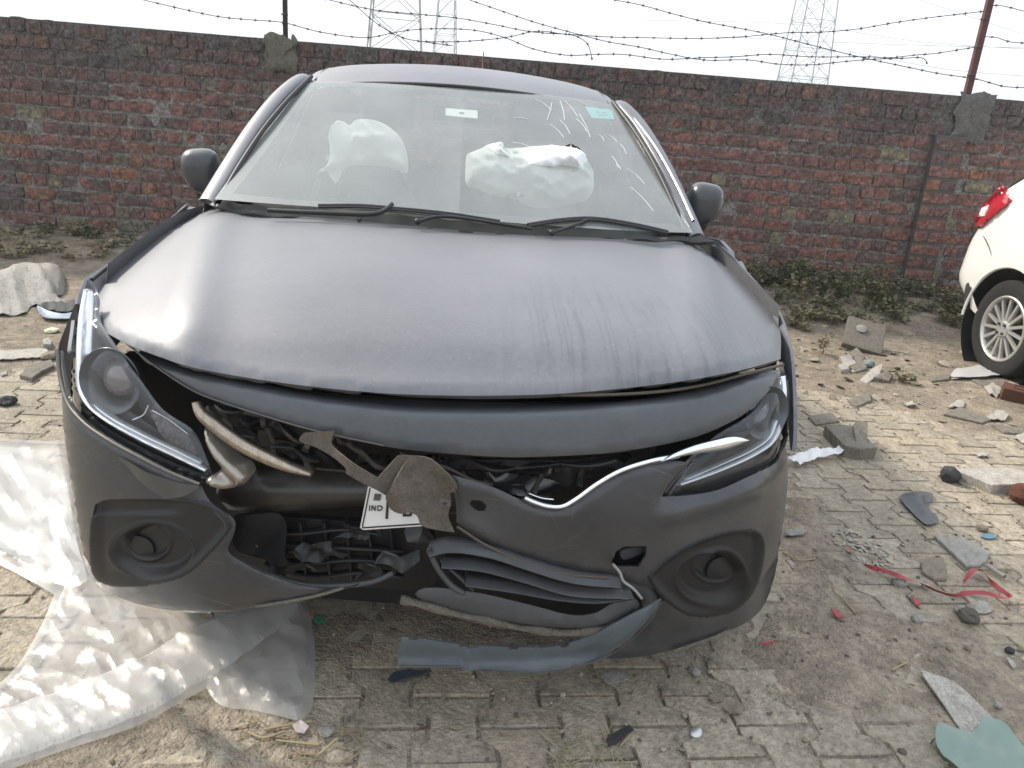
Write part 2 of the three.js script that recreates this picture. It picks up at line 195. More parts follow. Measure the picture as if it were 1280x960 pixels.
{ // I-shaped concrete pavers
  const pav = new THREE.Group(); pav.name = 'pavement'; tag(pav, 'dusty grey interlocking concrete block paving', null, null, 'structure'); scene.add(pav);
  const c = Math.cos(PAV_A), s = Math.sin(PAV_A), O = [-0.142, -1.36], e = 0.019, gap = 0.0045;
  const shape = (seedv) => { // outline with a small chamfer, slightly uneven
    const hw = PAV_W / 2, L = PAV_L / 2 - gap, q = [[hw + e - gap, L], [hw + e - gap, L * 0.64], [hw - e - gap, L * 0.36], [hw - e - gap, -L * 0.36], [hw + e - gap, -L * 0.64], [hw + e - gap, -L]];
    const out = [...q, ...q.slice().reverse().map(([x, y]) => [-x, y])];
    const P = resample(out, 0.03).map(([x, y], i) => [x + (h3(i, seedv, 1) - 0.5) * 0.003, y + (h3(i, seedv, 2) - 0.5) * 0.003]);
    const T = THREE.ShapeUtils.triangulateShape(P.map((p) => new THREE.Vector2(...p)), []), pos = [], idx = [], n = P.length, b = 0.0025;
    const ring = (y, k) => P.forEach(([x, z]) => { const l = Math.hypot(x, z); pos.push(x * (1 - k / l), y, z * (1 - k / l)); });
    ring(0, b); ring(-b, 0); ring(-0.05, 0);
    T.forEach((t) => idx.push(t[0], t[2], t[1]));
    for (let r = 0; r < 2; r++) for (let i = 0; i < n; i++) { const a = r * n + i, d = r * n + (i + 1) % n; idx.push(a, d, a + n, d, d + n, a + n); }
    const g = new THREE.BufferGeometry(); g.setAttribute('position', new THREE.Float32BufferAttribute(pos, 3)); g.setAttribute('uv', new THREE.Float32BufferAttribute(pos.flatMap((_, i) => i % 3 === 0 ? [pos[i] + seedv * 0.37, pos[i + 2] + seedv * 0.21] : []), 2)); g.setIndex(idx);
    const ng = g.toNonIndexed(); ng.computeVertexNormals(); return ng;
  };
  const shapes = [1, 2, 3, 4, 5].map(shape);
  const tones = [[0.39, 0.345, 0.275], [0.365, 0.325, 0.26], [0.41, 0.365, 0.295], [0.35, 0.31, 0.25], [0.40, 0.345, 0.27]];
  const mats = tones.map((t) => std(t, 0.93, { map: withRep(texDirt, 1.7), bumpMap: withRep(texBump, 3), bumpScale: 0.006 }));
  const list = [];
  for (let k = -30; k <= 34; k++) for (let j = -28; j <= 8; j++) {
    const u = (k + 0.5) * PAV_W, v = (j + 0.5 + (k & 1 ? 0.5 : 0)) * PAV_L - 0.085, x = O[0] + u * c + v * s, z = O[1] - u * s + v * c;
    if (z > -0.55 || z < -5.0 || Math.abs(x) > 4.6) continue;
    const px = toPx(V(x, 0, z)), cov = earth(x, z);
    const y = (rnd() - 0.5) * 0.004, tilt = [(rnd() - 0.5) * 0.018, (rnd() - 0.5) * 0.018], seen = px[0] > -40 && px[0] < 1320 && px[1] < 1000 && !(px[0] > 110 && px[0] < 960 && px[1] < 800);
    const d = Math.hypot(x, 1.25, z);
    list.push({ x, z, y, tilt, g: Math.floor(rnd() * 5), m: Math.floor(rnd() * 5), score: (seen ? 100 : 0) - d - (cov > 0.006 ? 30 : 0) });
  }
  list.sort((a, b) => b.score - a.score);
  const rest = [];
  list.forEach((q, i) => {
    const m4 = new THREE.Matrix4().compose(V(q.x, q.y, q.z), new THREE.Quaternion().setFromEuler(new THREE.Euler(q.tilt[0], PAV_A, q.tilt[1])), V(1, 1, 1));
    if (i < 300) { const o = part('paver', shapes[q.g], mats[q.m], pav); o.applyMatrix4(m4); }
    else { const g = shapes[q.g].clone().applyMatrix4(m4), t = tones[q.m], a = new Float32Array(g.attributes.position.count * 3); for (let n = 0; n < a.length; n += 3) { a[n] = t[0]; a[n + 1] = t[1]; a[n + 2] = t[2]; } g.setAttribute('color', new THREE.BufferAttribute(a, 3)); rest.push(g); }
  });
  const o = part('paver_field', merge(rest), std([1, 1, 1], 0.93, { vertexColors: true, map: withRep(texDirt, 1.7) }), pav); o.userData.kind = 'stuff';
}
// ------------------------------------------------------------------ brick wall
{
  const wall = thing('brick_wall', 'long weathered red brick boundary wall with grey mortar and sooty top', 'wall', [0, 0, WALLZ], Math.atan(-WALLS));
  const toWall = (p) => wall.worldToLocal(p.clone()); wall.updateMatrixWorld(true);
  const X0 = -9, X1 = 10, CH = 0.1035, Y0 = -0.02, top = 1.765;
  const pil = toWall(onWall(1172, 230)).x, patch = toWall(onWall(350, 66)), patchR = toWall(onWall(1214, 150));
  const carPoly = [[120, 330], [230, 262], [300, 180], [385, 85], [570, 76], [745, 104], [790, 140], [870, 260], [900, 300], [975, 395], [640, 420]];
  const bm = std([1, 1, 1], 0.92, { vertexColors: true, map: withRep(texBrick, 2.2), bumpMap: withRep(texBump, 4), bumpScale: 0.02 });
  const rest = []; let single = 0; const cand = [];
  const brickG = (w, h, d, col, sd) => { // front face 4 x 3, worn corners
    const nu = 4, nv = 3, pos = [], cc = [], uv = [], idx = [], sx = h3(sd, 3, 3) * 5;
    for (let j = 0; j <= nv; j++) for (let i = 0; i <= nu; i++) {
      const u = i / nu - 0.5, v = j / nv - 0.5, ed = (i === 0 || i === nu || j === 0 || j === nv), cr = (i === 0 || i === nu) && (j === 0 || j === nv);
      pos.push(u * w * (cr ? 0.95 : ed && (i === 0 || i === nu) ? 0.985 : 1) + (h3(sd, i, j) - 0.5) * 0.006, v * h * (cr ? 0.92 : 1) + (h3(sd, i, j + 9) - 0.5) * 0.005, (ed ? -0.0025 : 0) + (h3(sd, i, j + 20) - 0.5) * 0.007);
      const k = 0.72 + 0.56 * h3(sd, i + 3, j + 5), stain = h3(sd, i + 13, j + 1) > 0.80 ? 0.5 : 0; cc.push(mixn(col[0] * k, 0.20, stain), mixn(col[1] * k, 0.19, stain), mixn(col[2] * k, 0.175, stain)); uv.push(u * w + sx, v * h + sx * 0.7);
    }
    const W = nu + 1; for (let j = 0; j < nv; j++) for (let i = 0; i < nu; i++) { const a = j * W + i; idx.push(a, a + 1, a + W + 1, a, a + W + 1, a + W); }
    const rim = []; for (let i = 0; i < nu; i++) rim.push(i); for (let j = 0; j < nv; j++) rim.push(j * W + nu); for (let i = nu; i > 0; i--) rim.push(nv * W + i); for (let j = nv; j > 0; j--) rim.push(j * W);
    const b0 = pos.length / 3; for (const r of rim) { pos.push(pos[r * 3], pos[r * 3 + 1], -d); cc.push(cc[r * 3], cc[r * 3 + 1], cc[r * 3 + 2]); uv.push(uv[r * 2], uv[r * 2 + 1] + d); }
    rim.forEach((r, i) => { const n = (i + 1) % rim.length; idx.push(r, b0 + i, rim[n], rim[n], b0 + i, b0 + n); });
    const g = new THREE.BufferGeometry(); g.setAttribute('position', new THREE.Float32BufferAttribute(pos, 3)); g.setAttribute('color', new THREE.Float32BufferAttribute(cc, 3)); g.setAttribute('uv', new THREE.Float32BufferAttribute(uv, 2)); g.setIndex(idx); return toCreasedNormals(g, 0.45);
  };
  let sd = 1;
  const tone = (x, y, sdv) => {
    const r = h3(sdv, 77, 1), q = fbm(x * 0.55 + 4, y * 1.1, 40, 3), soot = sstep(1.05, 1.62, y + (q - 0.5) * 0.9) * 0.85 + (x < -1.2 ? 0.22 * sstep(0.35, 0.65, q) + 0.12 : 0);
    let c = r < 0.06 ? [0.42, 0.18, 0.10] : r < 0.10 ? [0.34, 0.27, 0.17] : r < 0.30 ? [0.22, 0.125, 0.108] : r < 0.6 ? [0.31, 0.14, 0.11] : [0.36, 0.155, 0.118];
    const k = clamp(soot, 0, 0.92) * (0.55 + 0.45 * h3(sdv, 5, 5)); return [mixn(c[0], 0.125, k), mixn(c[1] + 0.02, 0.115, k), mixn(c[2] + 0.02, 0.11, k)];
  };
  const rows = Math.round((top - Y0) / CH);
  for (let r = 0; r < rows; r++) {
    const last = r === rows - 1, header = r % 2 === 1 || last, y = Y0 + (r + 0.5) * CH; let x = X0 + (r % 4 === 0 ? 0.06 : r % 4 === 2 ? 0.18 : rnd() * 0.05);
    while (x < X1) {
      const hd = header ? rnd() > 0.06 : rnd() < 0.07, pitch = hd ? rr(0.117, 0.128) : rr(0.236, 0.252), w = pitch - rr(0.007, 0.015), h = last ? 0.096 : rr(0.076, 0.086), cx = x + pitch / 2; x += pitch;
      const inPil = Math.abs(cx - pil) < 0.13; if (inPil) continue;
      const yy = y + (rnd() - 0.5) * 0.007 + (last ? -0.004 + (fbm(cx * 3, 2, 8) - 0.5) * 0.05 + (rnd() - 0.5) * 0.012 : 0) + (fbm(cx * 0.8, r * 0.1, 15) - 0.5) * 0.02;
      if (Math.abs(cx - patch.x) < 0.13 && yy > patch.y - 0.13) continue;
      if (Math.abs(cx - patchR.x) < 0.14 && yy > patchR.y - 0.17) continue;
      if (rnd() < 0.012) continue;
      const z = (rnd() - 0.5) * 0.012; cand.push({ x: cx, y: yy, z, w, h, sd: ++sd, rot: (rnd() - 0.5) * 0.025 });
    }
    // pilaster bricks, proud of the wall
    const n = r % 2 ? 1 : 2; for (let i = 0; i < n; i++) { const w = 0.25 / n - 0.012; if (y < patchR.y - 0.13) cand.push({ x: pil + (i - (n - 1) / 2) * 0.125, y, z: 0.055, w, h: 0.078, sd: ++sd, rot: 0 }); }
  }
  for (const q of cand) { const p = toPx(wall.localToWorld(V(q.x, q.y, q.z))); q.seen = p[0] > 0 && p[0] < 1280 && p[1] > -5 && p[1] < 375 && !inPoly(carPoly, p[0], p[1]) ? 1 : 0; q.score = q.seen * 10 + q.w; }
  cand.sort((a, b) => b.score - a.score || a.sd - b.sd);
  const shade = cand.map((q) => tone(q.x, q.y, q.sd));
  cand.forEach((q, i) => {
    const g = brickG(q.w, q.h, 0.05, shade[i], q.sd);
    if (single < 300) { const o = part('brick', g, bm, wall); o.position.set(q.x, q.y, q.z); o.rotation.z = q.rot; single++; }
    else { g.applyMatrix4(new THREE.Matrix4().compose(V(q.x, q.y, q.z), new THREE.Quaternion().setFromEuler(new THREE.Euler(0, 0, q.rot)), V(1, 1, 1))); rest.push(g); }
  });
  part('bricks', merge(rest), bm, wall).userData.kind = 'stuff';
  { // mortar body with smeared, uneven face
    const nx = 900, ny = 110, H = top - 0.02 - Y0; const col = [];
    const g = gridG(nx, ny, (u, v) => { const x = X0 + (X1 - X0) * u, y = Y0 - 0.1 + (H + 0.1) * v; return V(x, y, -0.0115 + (fbm(x * 16, y * 16, 3, 3) - 0.5) * 0.017 + (fbm(x * 2, y * 3, 5, 2) - 0.45) * 0.012); }, (q) => { const k = 0.75 + 0.5 * fbm(q.x * 6, q.y * 6, 9, 3), dk = sstep(1.2, 1.6, q.y + (fbm(q.x, q.y, 8) - 0.5) * 0.6) * 0.45; col.push(0.33 * k * (1 - dk), 0.305 * k * (1 - dk), 0.275 * k * (1 - dk)); return [q.x, q.y]; });
    g.setAttribute('color', new THREE.Float32BufferAttribute(col, 3));
    const bd = [box(X1 - X0, H + 0.1, 0.2, (X0 + X1) / 2, Y0 - 0.1 + (H + 0.1) / 2, -0.145)].map((q) => { q.setAttribute('color', new THREE.Float32BufferAttribute(new Array(q.attributes.position.count * 3).fill(0.18), 3)); return q; });
    part('mortar', merge([g, ...bd]), std([1, 1, 1], 0.97, { vertexColors: true, map: withRep(texBrick, 2.6), bumpMap: withRep(texBump, 4), bumpScale: 0.02 }), wall);
    const core = box(0.245, patchR.y - 0.13, 0.05, pil, (patchR.y - 0.13) / 2, 0.022); part('pilaster_mortar', core, std([0.16, 0.15, 0.14], 0.97, { map: withRep(texGrain, 4) }), wall);
    const lump = (p, w, h, c) => { const q = gridG(14, 14, (u, v) => { const a = (u - 0.5) * 2, b = (v - 0.5) * 2, n = fbm(u * 5 + p.x, v * 5, 4, 3); return V(p.x + a * w / 2 + (n - 0.5) * 0.11, p.y + b * h / 2 + (fbm(u * 4, v * 4 + p.x, 6) - 0.5) * 0.11, 0.012 + 0.02 * (1 - Math.max(a * a * a * a, b * b * b * b)) + (n - 0.5) * 0.02); }, (q) => [q.x, q.y]); const o = part('concrete_patch', q, std(c, 0.95, { map: withRep(texGrain, 4), bumpMap: withRep(texBump, 5), bumpScale: 0.012 }), wall, 'rough grey concrete patch round a post foot'); return o; };
    lump(V(patch.x, patch.y - 0.01, 0), 0.25, 0.26, [0.25, 0.24, 0.19]); lump(V(patchR.x, patchR.y + 0.02, 0), 0.27, 0.36, [0.24, 0.235, 0.225]);
  }
}
// ------------------------------------------------------------------ fence posts, barbed wire
{
  const post = (px, py, c, label, w) => {
    const b = onWall(px, py, -0.06), g = thing('fence_post', label, 'post', [b.x, b.y - 0.25, b.z], 0, null), m = std(c, 0.75, { metalness: 0.35, map: withRep(texGrain, 9) });
    part('shaft', merge([box(w, 1.35, 0.006, 0, 0.675, 0), box(0.006, 1.35, w, -w / 2, 0.675, -w / 2)]), m, g);
    for (let i = 0; i < 4; i++) part('wire_tie', new THREE.TorusGeometry(w * 0.7, 0.004, 5, 12).rotateX(Math.PI / 2).translate(-w / 4, 0.38 + i * 0.2, -w / 4), std([0.06, 0.05, 0.045], 0.7), g);
  };
  post(1211, 116, [0.19, 0.085, 0.085], 'rusty reddish angle iron fence post above the brick pilaster', 0.042);
  post(357, 41, [0.06, 0.06, 0.065], 'dark grey angle iron fence post above the pale concrete patch', 0.036);
  const wm = std([0.10, 0.085, 0.075], 0.7, { metalness: 0.5 });
  const wires = [
    ['barbed wire strand running low from the dark post over the car roof', [[60, -26], [130, -12], [184, 1], [231, 12], [275, 21], [316, 25], [353, 28], [400, 40], [459, 47], [487, 42], [509, 38], [540, 36], [594, 38], [631, 47], [666, 61], [709, 69], [744, 68], [778, 68], [830, 74], [880, 72], [917, 71], [961, 68], [1014, 71], [1080, 71], [1114, 72], [1142, 69], [1167, 67], [1219, 59]]],
    ['barbed wire strand sagging to midway up the rusty post', [[380, -8], [412, 0], [466, 12], [525, 18], [575, 23], [619, 31], [666, 40], [712, 43], [756, 46], [800, 47], [880, 48], [927, 46], [983, 41], [1030, 40], [1074, 36], [1114, 29], [1155, 23], [1231, 14]]],
    ['barbed wire strand ending in a loose curl before the rusty post', [[560, -9], [587, 0], [619, 11], [669, 28], [716, 41], [759, 52], [800, 59], [840, 68], [880, 75], [936, 75], [971, 80], [1014, 81], [1055, 77], [1092, 74], [1127, 73], [1150, 72], [1156, 74], [1159, 80]]],
    ['barbed wire strand sloping down to the foot of the rusty post', [[740, -6], [769, 0], [800, 6], [840, 17], [880, 27], [917, 34], [958, 42], [1005, 54], [1049, 65], [1092, 75], [1130, 83], [1174, 92], [1221, 99], [1255, 108], [1290, 110], [1350, 116]]],
    ['short barbed wire strand leaving the upper part of the rusty post', [[1237, 7], [1250, 7], [1265, 10], [1280, 14], [1340, 24]]],
    ['short barbed wire strand leaving the rusty post at mid height', [[1232, 46], [1246, 47], [1261, 52], [1280, 54], [1340, 60]]],
    ['barbed wire strand dipping to a drooping end above the roof', [[525, 52], [575, 52], [631, 47], [672, 39], [700, 42], [722, 46], [735, 56], [740, 74]]],
    ['steep barbed wire strand crossing in front of the nearest pylon', [[425, -10], [437, 0], [472, 30], [503, 47], [535, 53], [566, 57]]],
  ];
  for (const [label, pts] of wires) {
    const P = pts.map(([x, y]) => onWall(x, y, -0.05)), c = new THREE.CatmullRomCurve3(P, false, 'centripetal'), L = c.getLength();
    const g = thing('barbed_wire', label, 'wire', [0, 0, 0]);
    part('strand', merge([new THREE.TubeGeometry(c, pts.length * 8, 0.0032, 5)]), wm, g);
    const bs = []; for (let d = 0.05; d < L; d += rr(0.085, 0.13)) { const p = c.getPointAt(d / L), t = c.getTangentAt(d / L); for (let k = 0; k < 2; k++) { const dir = V(rr(-1, 1), rr(-1, 1), rr(-1, 1)).cross(t).normalize().multiplyScalar(0.016); bs.push(rod(p.clone().sub(dir), p.clone().add(dir), 0.0016, 0.0016, 4)); } bs.push(rod(p.clone().addScaledVector(t, -0.009), p.clone().addScaledVector(t, 0.009), 0.0062, 0.0062, 5)); }
    part('barbs', merge(bs), wm, g).userData.kind = 'stuff';
  }
}
// ------------------------------------------------------------------ lattice pylons, power lines
{
  const m = std([0.30, 0.31, 0.33], 0.6, { metalness: 0.4 });
  const pylon = (px, dist, w0, w1, Ht, label, turn, panels) => {
    const p = onDepth(px, 60, -dist), g = thing('pylon', label, 'pylon', [p.x, 0, p.z], turn, null), r = 0.075;
    const hw = (t) => mixn(w0, w1, Math.pow(t, 0.85)) / 2, cs = [[-1, -1], [1, -1], [1, 1], [-1, 1]], at = (k, t) => V(cs[k][0] * hw(t), Ht * t, cs[k][1] * hw(t));
    for (let k = 0; k < 4; k++) part('leg', merge(Array.from({ length: panels }, (_, i) => rod(at(k, i / panels), at(k, (i + 1) / panels), r * 1.3, r * 1.3, 5))), m, g);
    const br = []; for (let i = 0; i < panels; i++) for (let k = 0; k < 4; k++) { const n = (k + 1) % 4, a = i / panels, b = (i + 1) / panels; br.push(rod(at(k, a), at(n, b), r * 0.6, r * 0.6, 4), rod(at(n, a), at(k, b), r * 0.6, r * 0.6, 4), rod(at(k, b), at(n, b), r * 0.6, r * 0.6, 4)); }
    part('bracing', merge(br), m, g);
    for (const t of [0.72, 0.84, 0.95]) { const y = Ht * t, L = w0 * 0.9; part('cross_arm', merge([rod([-L, y, 0], [L, y, 0], r, r, 4), rod([-L, y, 0], [0, y + 1.2, 0], r * 0.7, r * 0.7, 4), rod([L, y, 0], [0, y + 1.2, 0], r * 0.7, r * 0.7, 4)]), m, g); for (const sd of [-1, 1]) part('insulator', new THREE.LatheGeometry([[0, 0], [0.15, -0.1], [0.06, -0.2], [0.16, -0.5], [0.06, -0.6], [0.16, -0.9], [0.06, -1], [0.15, -1.3], [0, -1.4]].map((q) => new THREE.Vector2(...q)), 8).translate(sd * L, y, 0), std([0.25, 0.22, 0.2], 0.5), g); }
    return g;
  };
  pylon(494, 95, 7.4, 1.4, 44, 'widest grey lattice pylon with four stout legs behind the wall', 0.15, 11);
  pylon(556, 150, 5.6, 1.2, 38, 'slender far lattice pylon standing right beside a wider one', 0.2, 12);
  pylon(1010, 120, 6.6, 1.8, 48, 'lone lattice pylon behind the wall near the rusty post', 0.1, 13);
  const lm = std([0.35, 0.36, 0.38], 0.7);
  const lines = [[[[800, 25], [1000, 31], [1150, 52], [1290, 62]], 'faint power line sagging lowest over the right pylon'], [[[900, 46], [1100, 55], [1290, 60]], 'faint straight power line just under a sagging one'], [[[1150, 0], [1210, 20], [1290, 46]], 'steep thin power line crossing behind the rusty post'], [[[1060, 64], [1180, 86], [1290, 96]], 'faint power line close above the wall top']];
  for (const [pts, label] of lines) tag(part('power_line', tubeG(pts.map(([x, y]) => onDepth(x, y, -118)), 0.035, 10, 4), lm), label, 'power line', 'power lines behind the wall');
}
// ------------------------------------------------------------------ weeds along the wall
const leafMats = [[0.085, 0.10, 0.04], [0.115, 0.125, 0.05], [0.155, 0.15, 0.065], [0.22, 0.185, 0.095], [0.26, 0.215, 0.125]].map((c) => phys(c, 0.8, { transmission: 0.25, thickness: 0, side: THREE.DoubleSide }));
function weedG(w, h, n, leaf, sdv) {
  const pos = [], nor = [], uv = []; const q = new THREE.Quaternion(), e = new THREE.Euler();
  const tri = (a, b, c) => { const nn = b.clone().sub(a).cross(c.clone().sub(a)).normalize(); for (const p of [a, b, c]) { pos.push(p.x, p.y, p.z); nor.push(nn.x, nn.y, nn.z); uv.push(0, 0); } };
  for (let s = 0; s < Math.max(3, n / 9); s++) { // thin stems with leaves along them
    const a = rnd() * 6.28, lean = rr(0.15, 0.9) * w, base = V(rr(-0.3, 0.3) * w, 0, rr(-0.3, 0.3) * w), tip = base.clone().add(V(Math.cos(a) * lean, h * rr(0.5, 1), Math.sin(a) * lean * 0.7)), mid = base.clone().lerp(tip, 0.5).add(V(0, h * 0.18, 0));
    const c = new THREE.QuadraticBezierCurve3(base, mid, tip); let prev = base;
    for (let k = 1; k <= 4; k++) { const p = c.getPoint(k / 4), wv = V(0.003, 0, 0.002); tri(prev.clone().sub(wv), prev.clone().add(wv), p); prev = p; }
    for (let k = 0; k < 9; k++) {
      const p = c.getPoint(rr(0.15, 1)), L = leaf * rr(0.45, 1.7), wd = L * rr(0.28, 0.5); q.setFromEuler(e.set(rr(-0.7, 0.5), rnd() * 6.28, rr(-0.6, 0.6)));
      const A = V(0, 0, 0).applyQuaternion(q).add(p), B = V(wd, 0.15 * L, L * 0.45).applyQuaternion(q).add(p), C = V(0, -0.05 * L, L).applyQuaternion(q).add(p), D = V(-wd, 0.15 * L, L * 0.45).applyQuaternion(q).add(p), M = V(0, 0, L * 0.5).applyQuaternion(q).add(p);
      tri(A, B, M); tri(B, C, M); tri(C, D, M); tri(D, A, M);
    }
  }
  const g = new THREE.BufferGeometry(); g.setAttribute('position', new THREE.Float32BufferAttribute(pos, 3)); g.setAttribute('normal', new THREE.Float32BufferAttribute(nor, 3)); g.setAttribute('uv', new THREE.Float32BufferAttribute(uv, 2)); return g;
}
{
  const clump = (x, z, w, h, n, mi, label, group) => tag(part('weed_clump', weedG(w, h, n, 0.027, 1), leafMats[mi]), label, 'weeds', group).position.set(x, groundY(x, z) - 0.01, z);
  for (let i = 0; i < 105; i++) { const x = rr(1.3, 4.6), d = Math.pow(rnd(), 1.25) * 0.95 + 0.05, z = WALLZ + WALLS * x + d; clump(x, z, rr(0.13, 0.22), rr(0.12, 0.25) * (d < 0.5 ? 1.1 : 0.65), 110, d > 0.62 ? (rnd() < 0.6 ? 3 : 2) : rnd() < 0.3 ? 3 : Math.floor(rnd() * 2.9), d > 0.62 ? 'low dry yellowish weed clump at the outer edge of the wall verge' : 'leafy olive green weed clump against the foot of the brick wall', d > 0.62 ? 'dry weeds along the verge' : 'green weeds along the right wall foot'); }
  for (let i = 0; i < 60; i++) { const x = rr(-4.8, -1.75), d = rnd() * 0.85 + 0.05, z = WALLZ + WALLS * x + d; clump(x, z, rr(0.10, 0.18), rr(0.07, 0.16), 60, rnd() < 0.45 ? 4 : rnd() < 0.5 ? 3 : 1, 'sparse straggly weed tuft on the earth bank near the white sack', 'weeds on the left earth bank'); }
  const p = onGround(1130, 480); clump(p.x, p.z, 0.10, 0.09, 60, 2, 'small bright green plant alone on the bare earth'); 
  const q = onGround(1026, 445); clump(q.x, q.z, 0.07, 0.18, 36, 3, 'thin dry yellow weed beside the fender of the grey car');
}
// ------------------------------------------------------------------ materials of the cars
const hoodDust = dataTex(1024, (u, v) => { // uv: u across -1..1 m, v along 0..1.3 m; dry rain streaks run down the front right
  const x = (u - 0.5) * 2, z = v * 1.3, fine = fbm(u * 260, v * 200, 3, 3), big = fbm(u * 5, v * 4, 8, 4);
  const st = Math.pow(ridge(u * 150 + 0.7 * fbm(u * 30, v * 20, 4), v * 5, 2, 2), 5) * sstep(0.7, 0.3, z) * sstep(0.0, 0.25, x), spots = h3(Math.floor(u * 700), Math.floor(v * 500), 4) > 0.988 ? 0.12 : 0;
  const d = 0.30 + 0.22 * big + 0.10 * (fine - 0.5) - st * 0.15 + spots; return [d, clamp(0.36 + d * 0.5, 0, 1), clamp(0.75 - d * 1.1, 0, 1)];
}, false);
// colour, roughness and metalness drawn from the one dust mask
const fromMask = (f, srgb) => { const s = hoodDust.image, d = new Uint8Array(s.data.length); for (let k = 0; k < d.length; k += 4) { const c = f(s.data[k] / 255); d[k] = clamp(c[0], 0, 1) * 255; d[k + 1] = clamp(c[1], 0, 1) * 255; d[k + 2] = clamp(c[2], 0, 1) * 255; d[k + 3] = 255; } const t = new THREE.DataTexture(d, s.width, s.height); t.magFilter = THREE.LinearFilter; t.minFilter = THREE.LinearMipmapLinearFilter; t.generateMipmaps = true; t.wrapS = t.wrapT = THREE.RepeatWrapping; if (srgb) t.colorSpace = THREE.SRGBColorSpace; t.needsUpdate = true; return t; };
const gam = (x) => x <= 0.0031308 ? 12.92 * x : 1.055 * Math.pow(x, 1 / 2.4) - 0.055;
const hoodColor = fromMask((d) => { const k = sstep(0.05, 0.7, d); return [gam(mixn(0.07, 0.205, k)), gam(mixn(0.071, 0.205, k)), gam(mixn(0.077, 0.218, k))]; }, true);
const hoodRM = fromMask((d) => [0, 0.42 + 0.3 * d, 0.26 - 0.3 * d], false);
const HUV = (p) => [(p.x + 1) / 2, -p.z / 1.3];
const texScuff = (() => { // dark grey paint with dust film, fine scratches and scuffed patches
  const n = 1024, v = new Float32Array(n * n); let q = 991; const r = () => { q = (q * 1664525 + 1013904223) >>> 0; return q / 4294967296; };
  for (let i = 0; i < 420; i++) { const big = r() < 0.06; let x = r() * n, y = r() * n, a = (r() < 0.6 ? -0.35 : r() * 3.1) + (r() - 0.5) * 0.5; const L = 20 + r() * (big ? 240 : 90), s = big ? 0.5 : 0.12 + 0.2 * r(); for (let t = 0; t < L; t++) { x += Math.cos(a); y += Math.sin(a); a += (r() - 0.5) * 0.02; const k = ((y | 0) & 1023) * n + ((x | 0) & 1023), f = Math.sin(Math.PI * t / L); v[k] = Math.max(v[k], s * f); if (big && r() < 0.6) v[(k + n) % (n * n)] = Math.max(v[(k + n) % (n * n)], s * f * 0.7); } }
  for (let i = 0; i < 1500; i++) { const k = Math.floor(r() * n * n); v[k] = Math.max(v[k], 0.2 + 0.4 * r()); }
  return dataTex(n, (u, w) => { const d = 0.10 + 0.34 * Math.pow(gCoarse(u, w), 2) + 0.10 * (gGrain(u, w) - 0.5), s = v[Math.floor(w * n) * n + Math.floor(u * n)], t = clamp(d * 0.28 + s * 0.42, 0, 1); return [gam(mixn(0.019, 0.42, t)), gam(mixn(0.021, 0.41, t)), gam(mixn(0.026, 0.39, t))]; });
})();
const M = {
  hood: phys([1, 1, 1], 1, { map: hoodColor, roughnessMap: hoodRM, metalnessMap: hoodRM, metalness: 1, clearcoat: 0.35, clearcoatRoughness: 0.32 }),
  dustyPaint: phys([0.15, 0.15, 0.157], 0.5, { metalness: 0.1, clearcoat: 0.3, clearcoatRoughness: 0.3, map: withRep(texSoft, 2) }),
  paint: phys([0.062, 0.063, 0.067], 0.36, { metalness: 0.45, clearcoat: 0.9, clearcoatRoughness: 0.08, map: withRep(texSoft, 2) }),
  paintMatt: phys([1, 1, 1], 0.42, { metalness: 0.2, clearcoat: 0.5, clearcoatRoughness: 0.22, map: withRep(texScuff, 0.8) }),
  strip: phys([0.085, 0.092, 0.102], 0.46, { metalness: 0.2, clearcoat: 0.4, clearcoatRoughness: 0.3, map: withRep(texSoft, 2) }),
  lip: phys([0.12, 0.15, 0.18], 0.36, { metalness: 0.2, clearcoat: 0.5, clearcoatRoughness: 0.2, map: withRep(texSoft, 2) }),
  beam: phys([0.055, 0.047, 0.04], 0.42, { clearcoat: 0.3, clearcoatRoughness: 0.3, map: withRep(texGrain, 3) }),
  black: std([0.014, 0.014, 0.0155], 0.5, { map: withRep(texSoft, 2) }),
  blackGloss: phys([0.018, 0.018, 0.02], 0.22, { clearcoat: 0.6, clearcoatRoughness: 0.1, map: withRep(texSoft, 2) }),
  grey: std([0.07, 0.074, 0.08], 0.5, { map: withRep(texSoft, 2) }),
  dusty: std([0.15, 0.125, 0.10], 0.8, { map: withRep(texGrain, 6) }),
  dirty: std([0.30, 0.27, 0.22], 0.85, { map: withRep(texGrain, 8), bumpMap: withRep(texBump, 9), bumpScale: 0.006 }),
  steel: std([0.20, 0.19, 0.185], 0.45, { metalness: 0.7, map: withRep(texGrain, 8) }),
  darkSteel: std([0.11, 0.10, 0.09], 0.6, { metalness: 0.25, map: withRep(texGrain, 8) }),
  chrome: std([0.82, 0.82, 0.83], 0.12, { metalness: 1 }),
  lens: phys([0.9, 0.92, 0.93], 0.03, { transmission: 0.97, thickness: 0, ior: 1.4 }),
  bowl: std([0.11, 0.12, 0.13], 0.3, { metalness: 0.5 }),
  bowlDark: std([0.05, 0.053, 0.057], 0.4, { metalness: 0.3 }),
  rubber: std([0.03, 0.029, 0.028], 0.85, { map: withRep(texGrain, 5), bumpMap: withRep(texBump, 6), bumpScale: 0.003 }),
  alloy: std([0.55, 0.55, 0.55], 0.35, { metalness: 0.8 }),
  airbag: phys([0.88, 0.88, 0.86], 0.8, { sheen: 0.3, bumpMap: withRep(texBump, 8), bumpScale: 0.004 }),
  seat: std([0.10, 0.10, 0.10], 0.9, { map: withRep(texGrain, 8) }),
  trim: std([0.16, 0.155, 0.15], 0.85, { map: withRep(texGrain, 8) }),
  plate: std([0.75, 0.75, 0.74], 0.4),
  ink: std([0.02, 0.02, 0.02], 0.5),
};
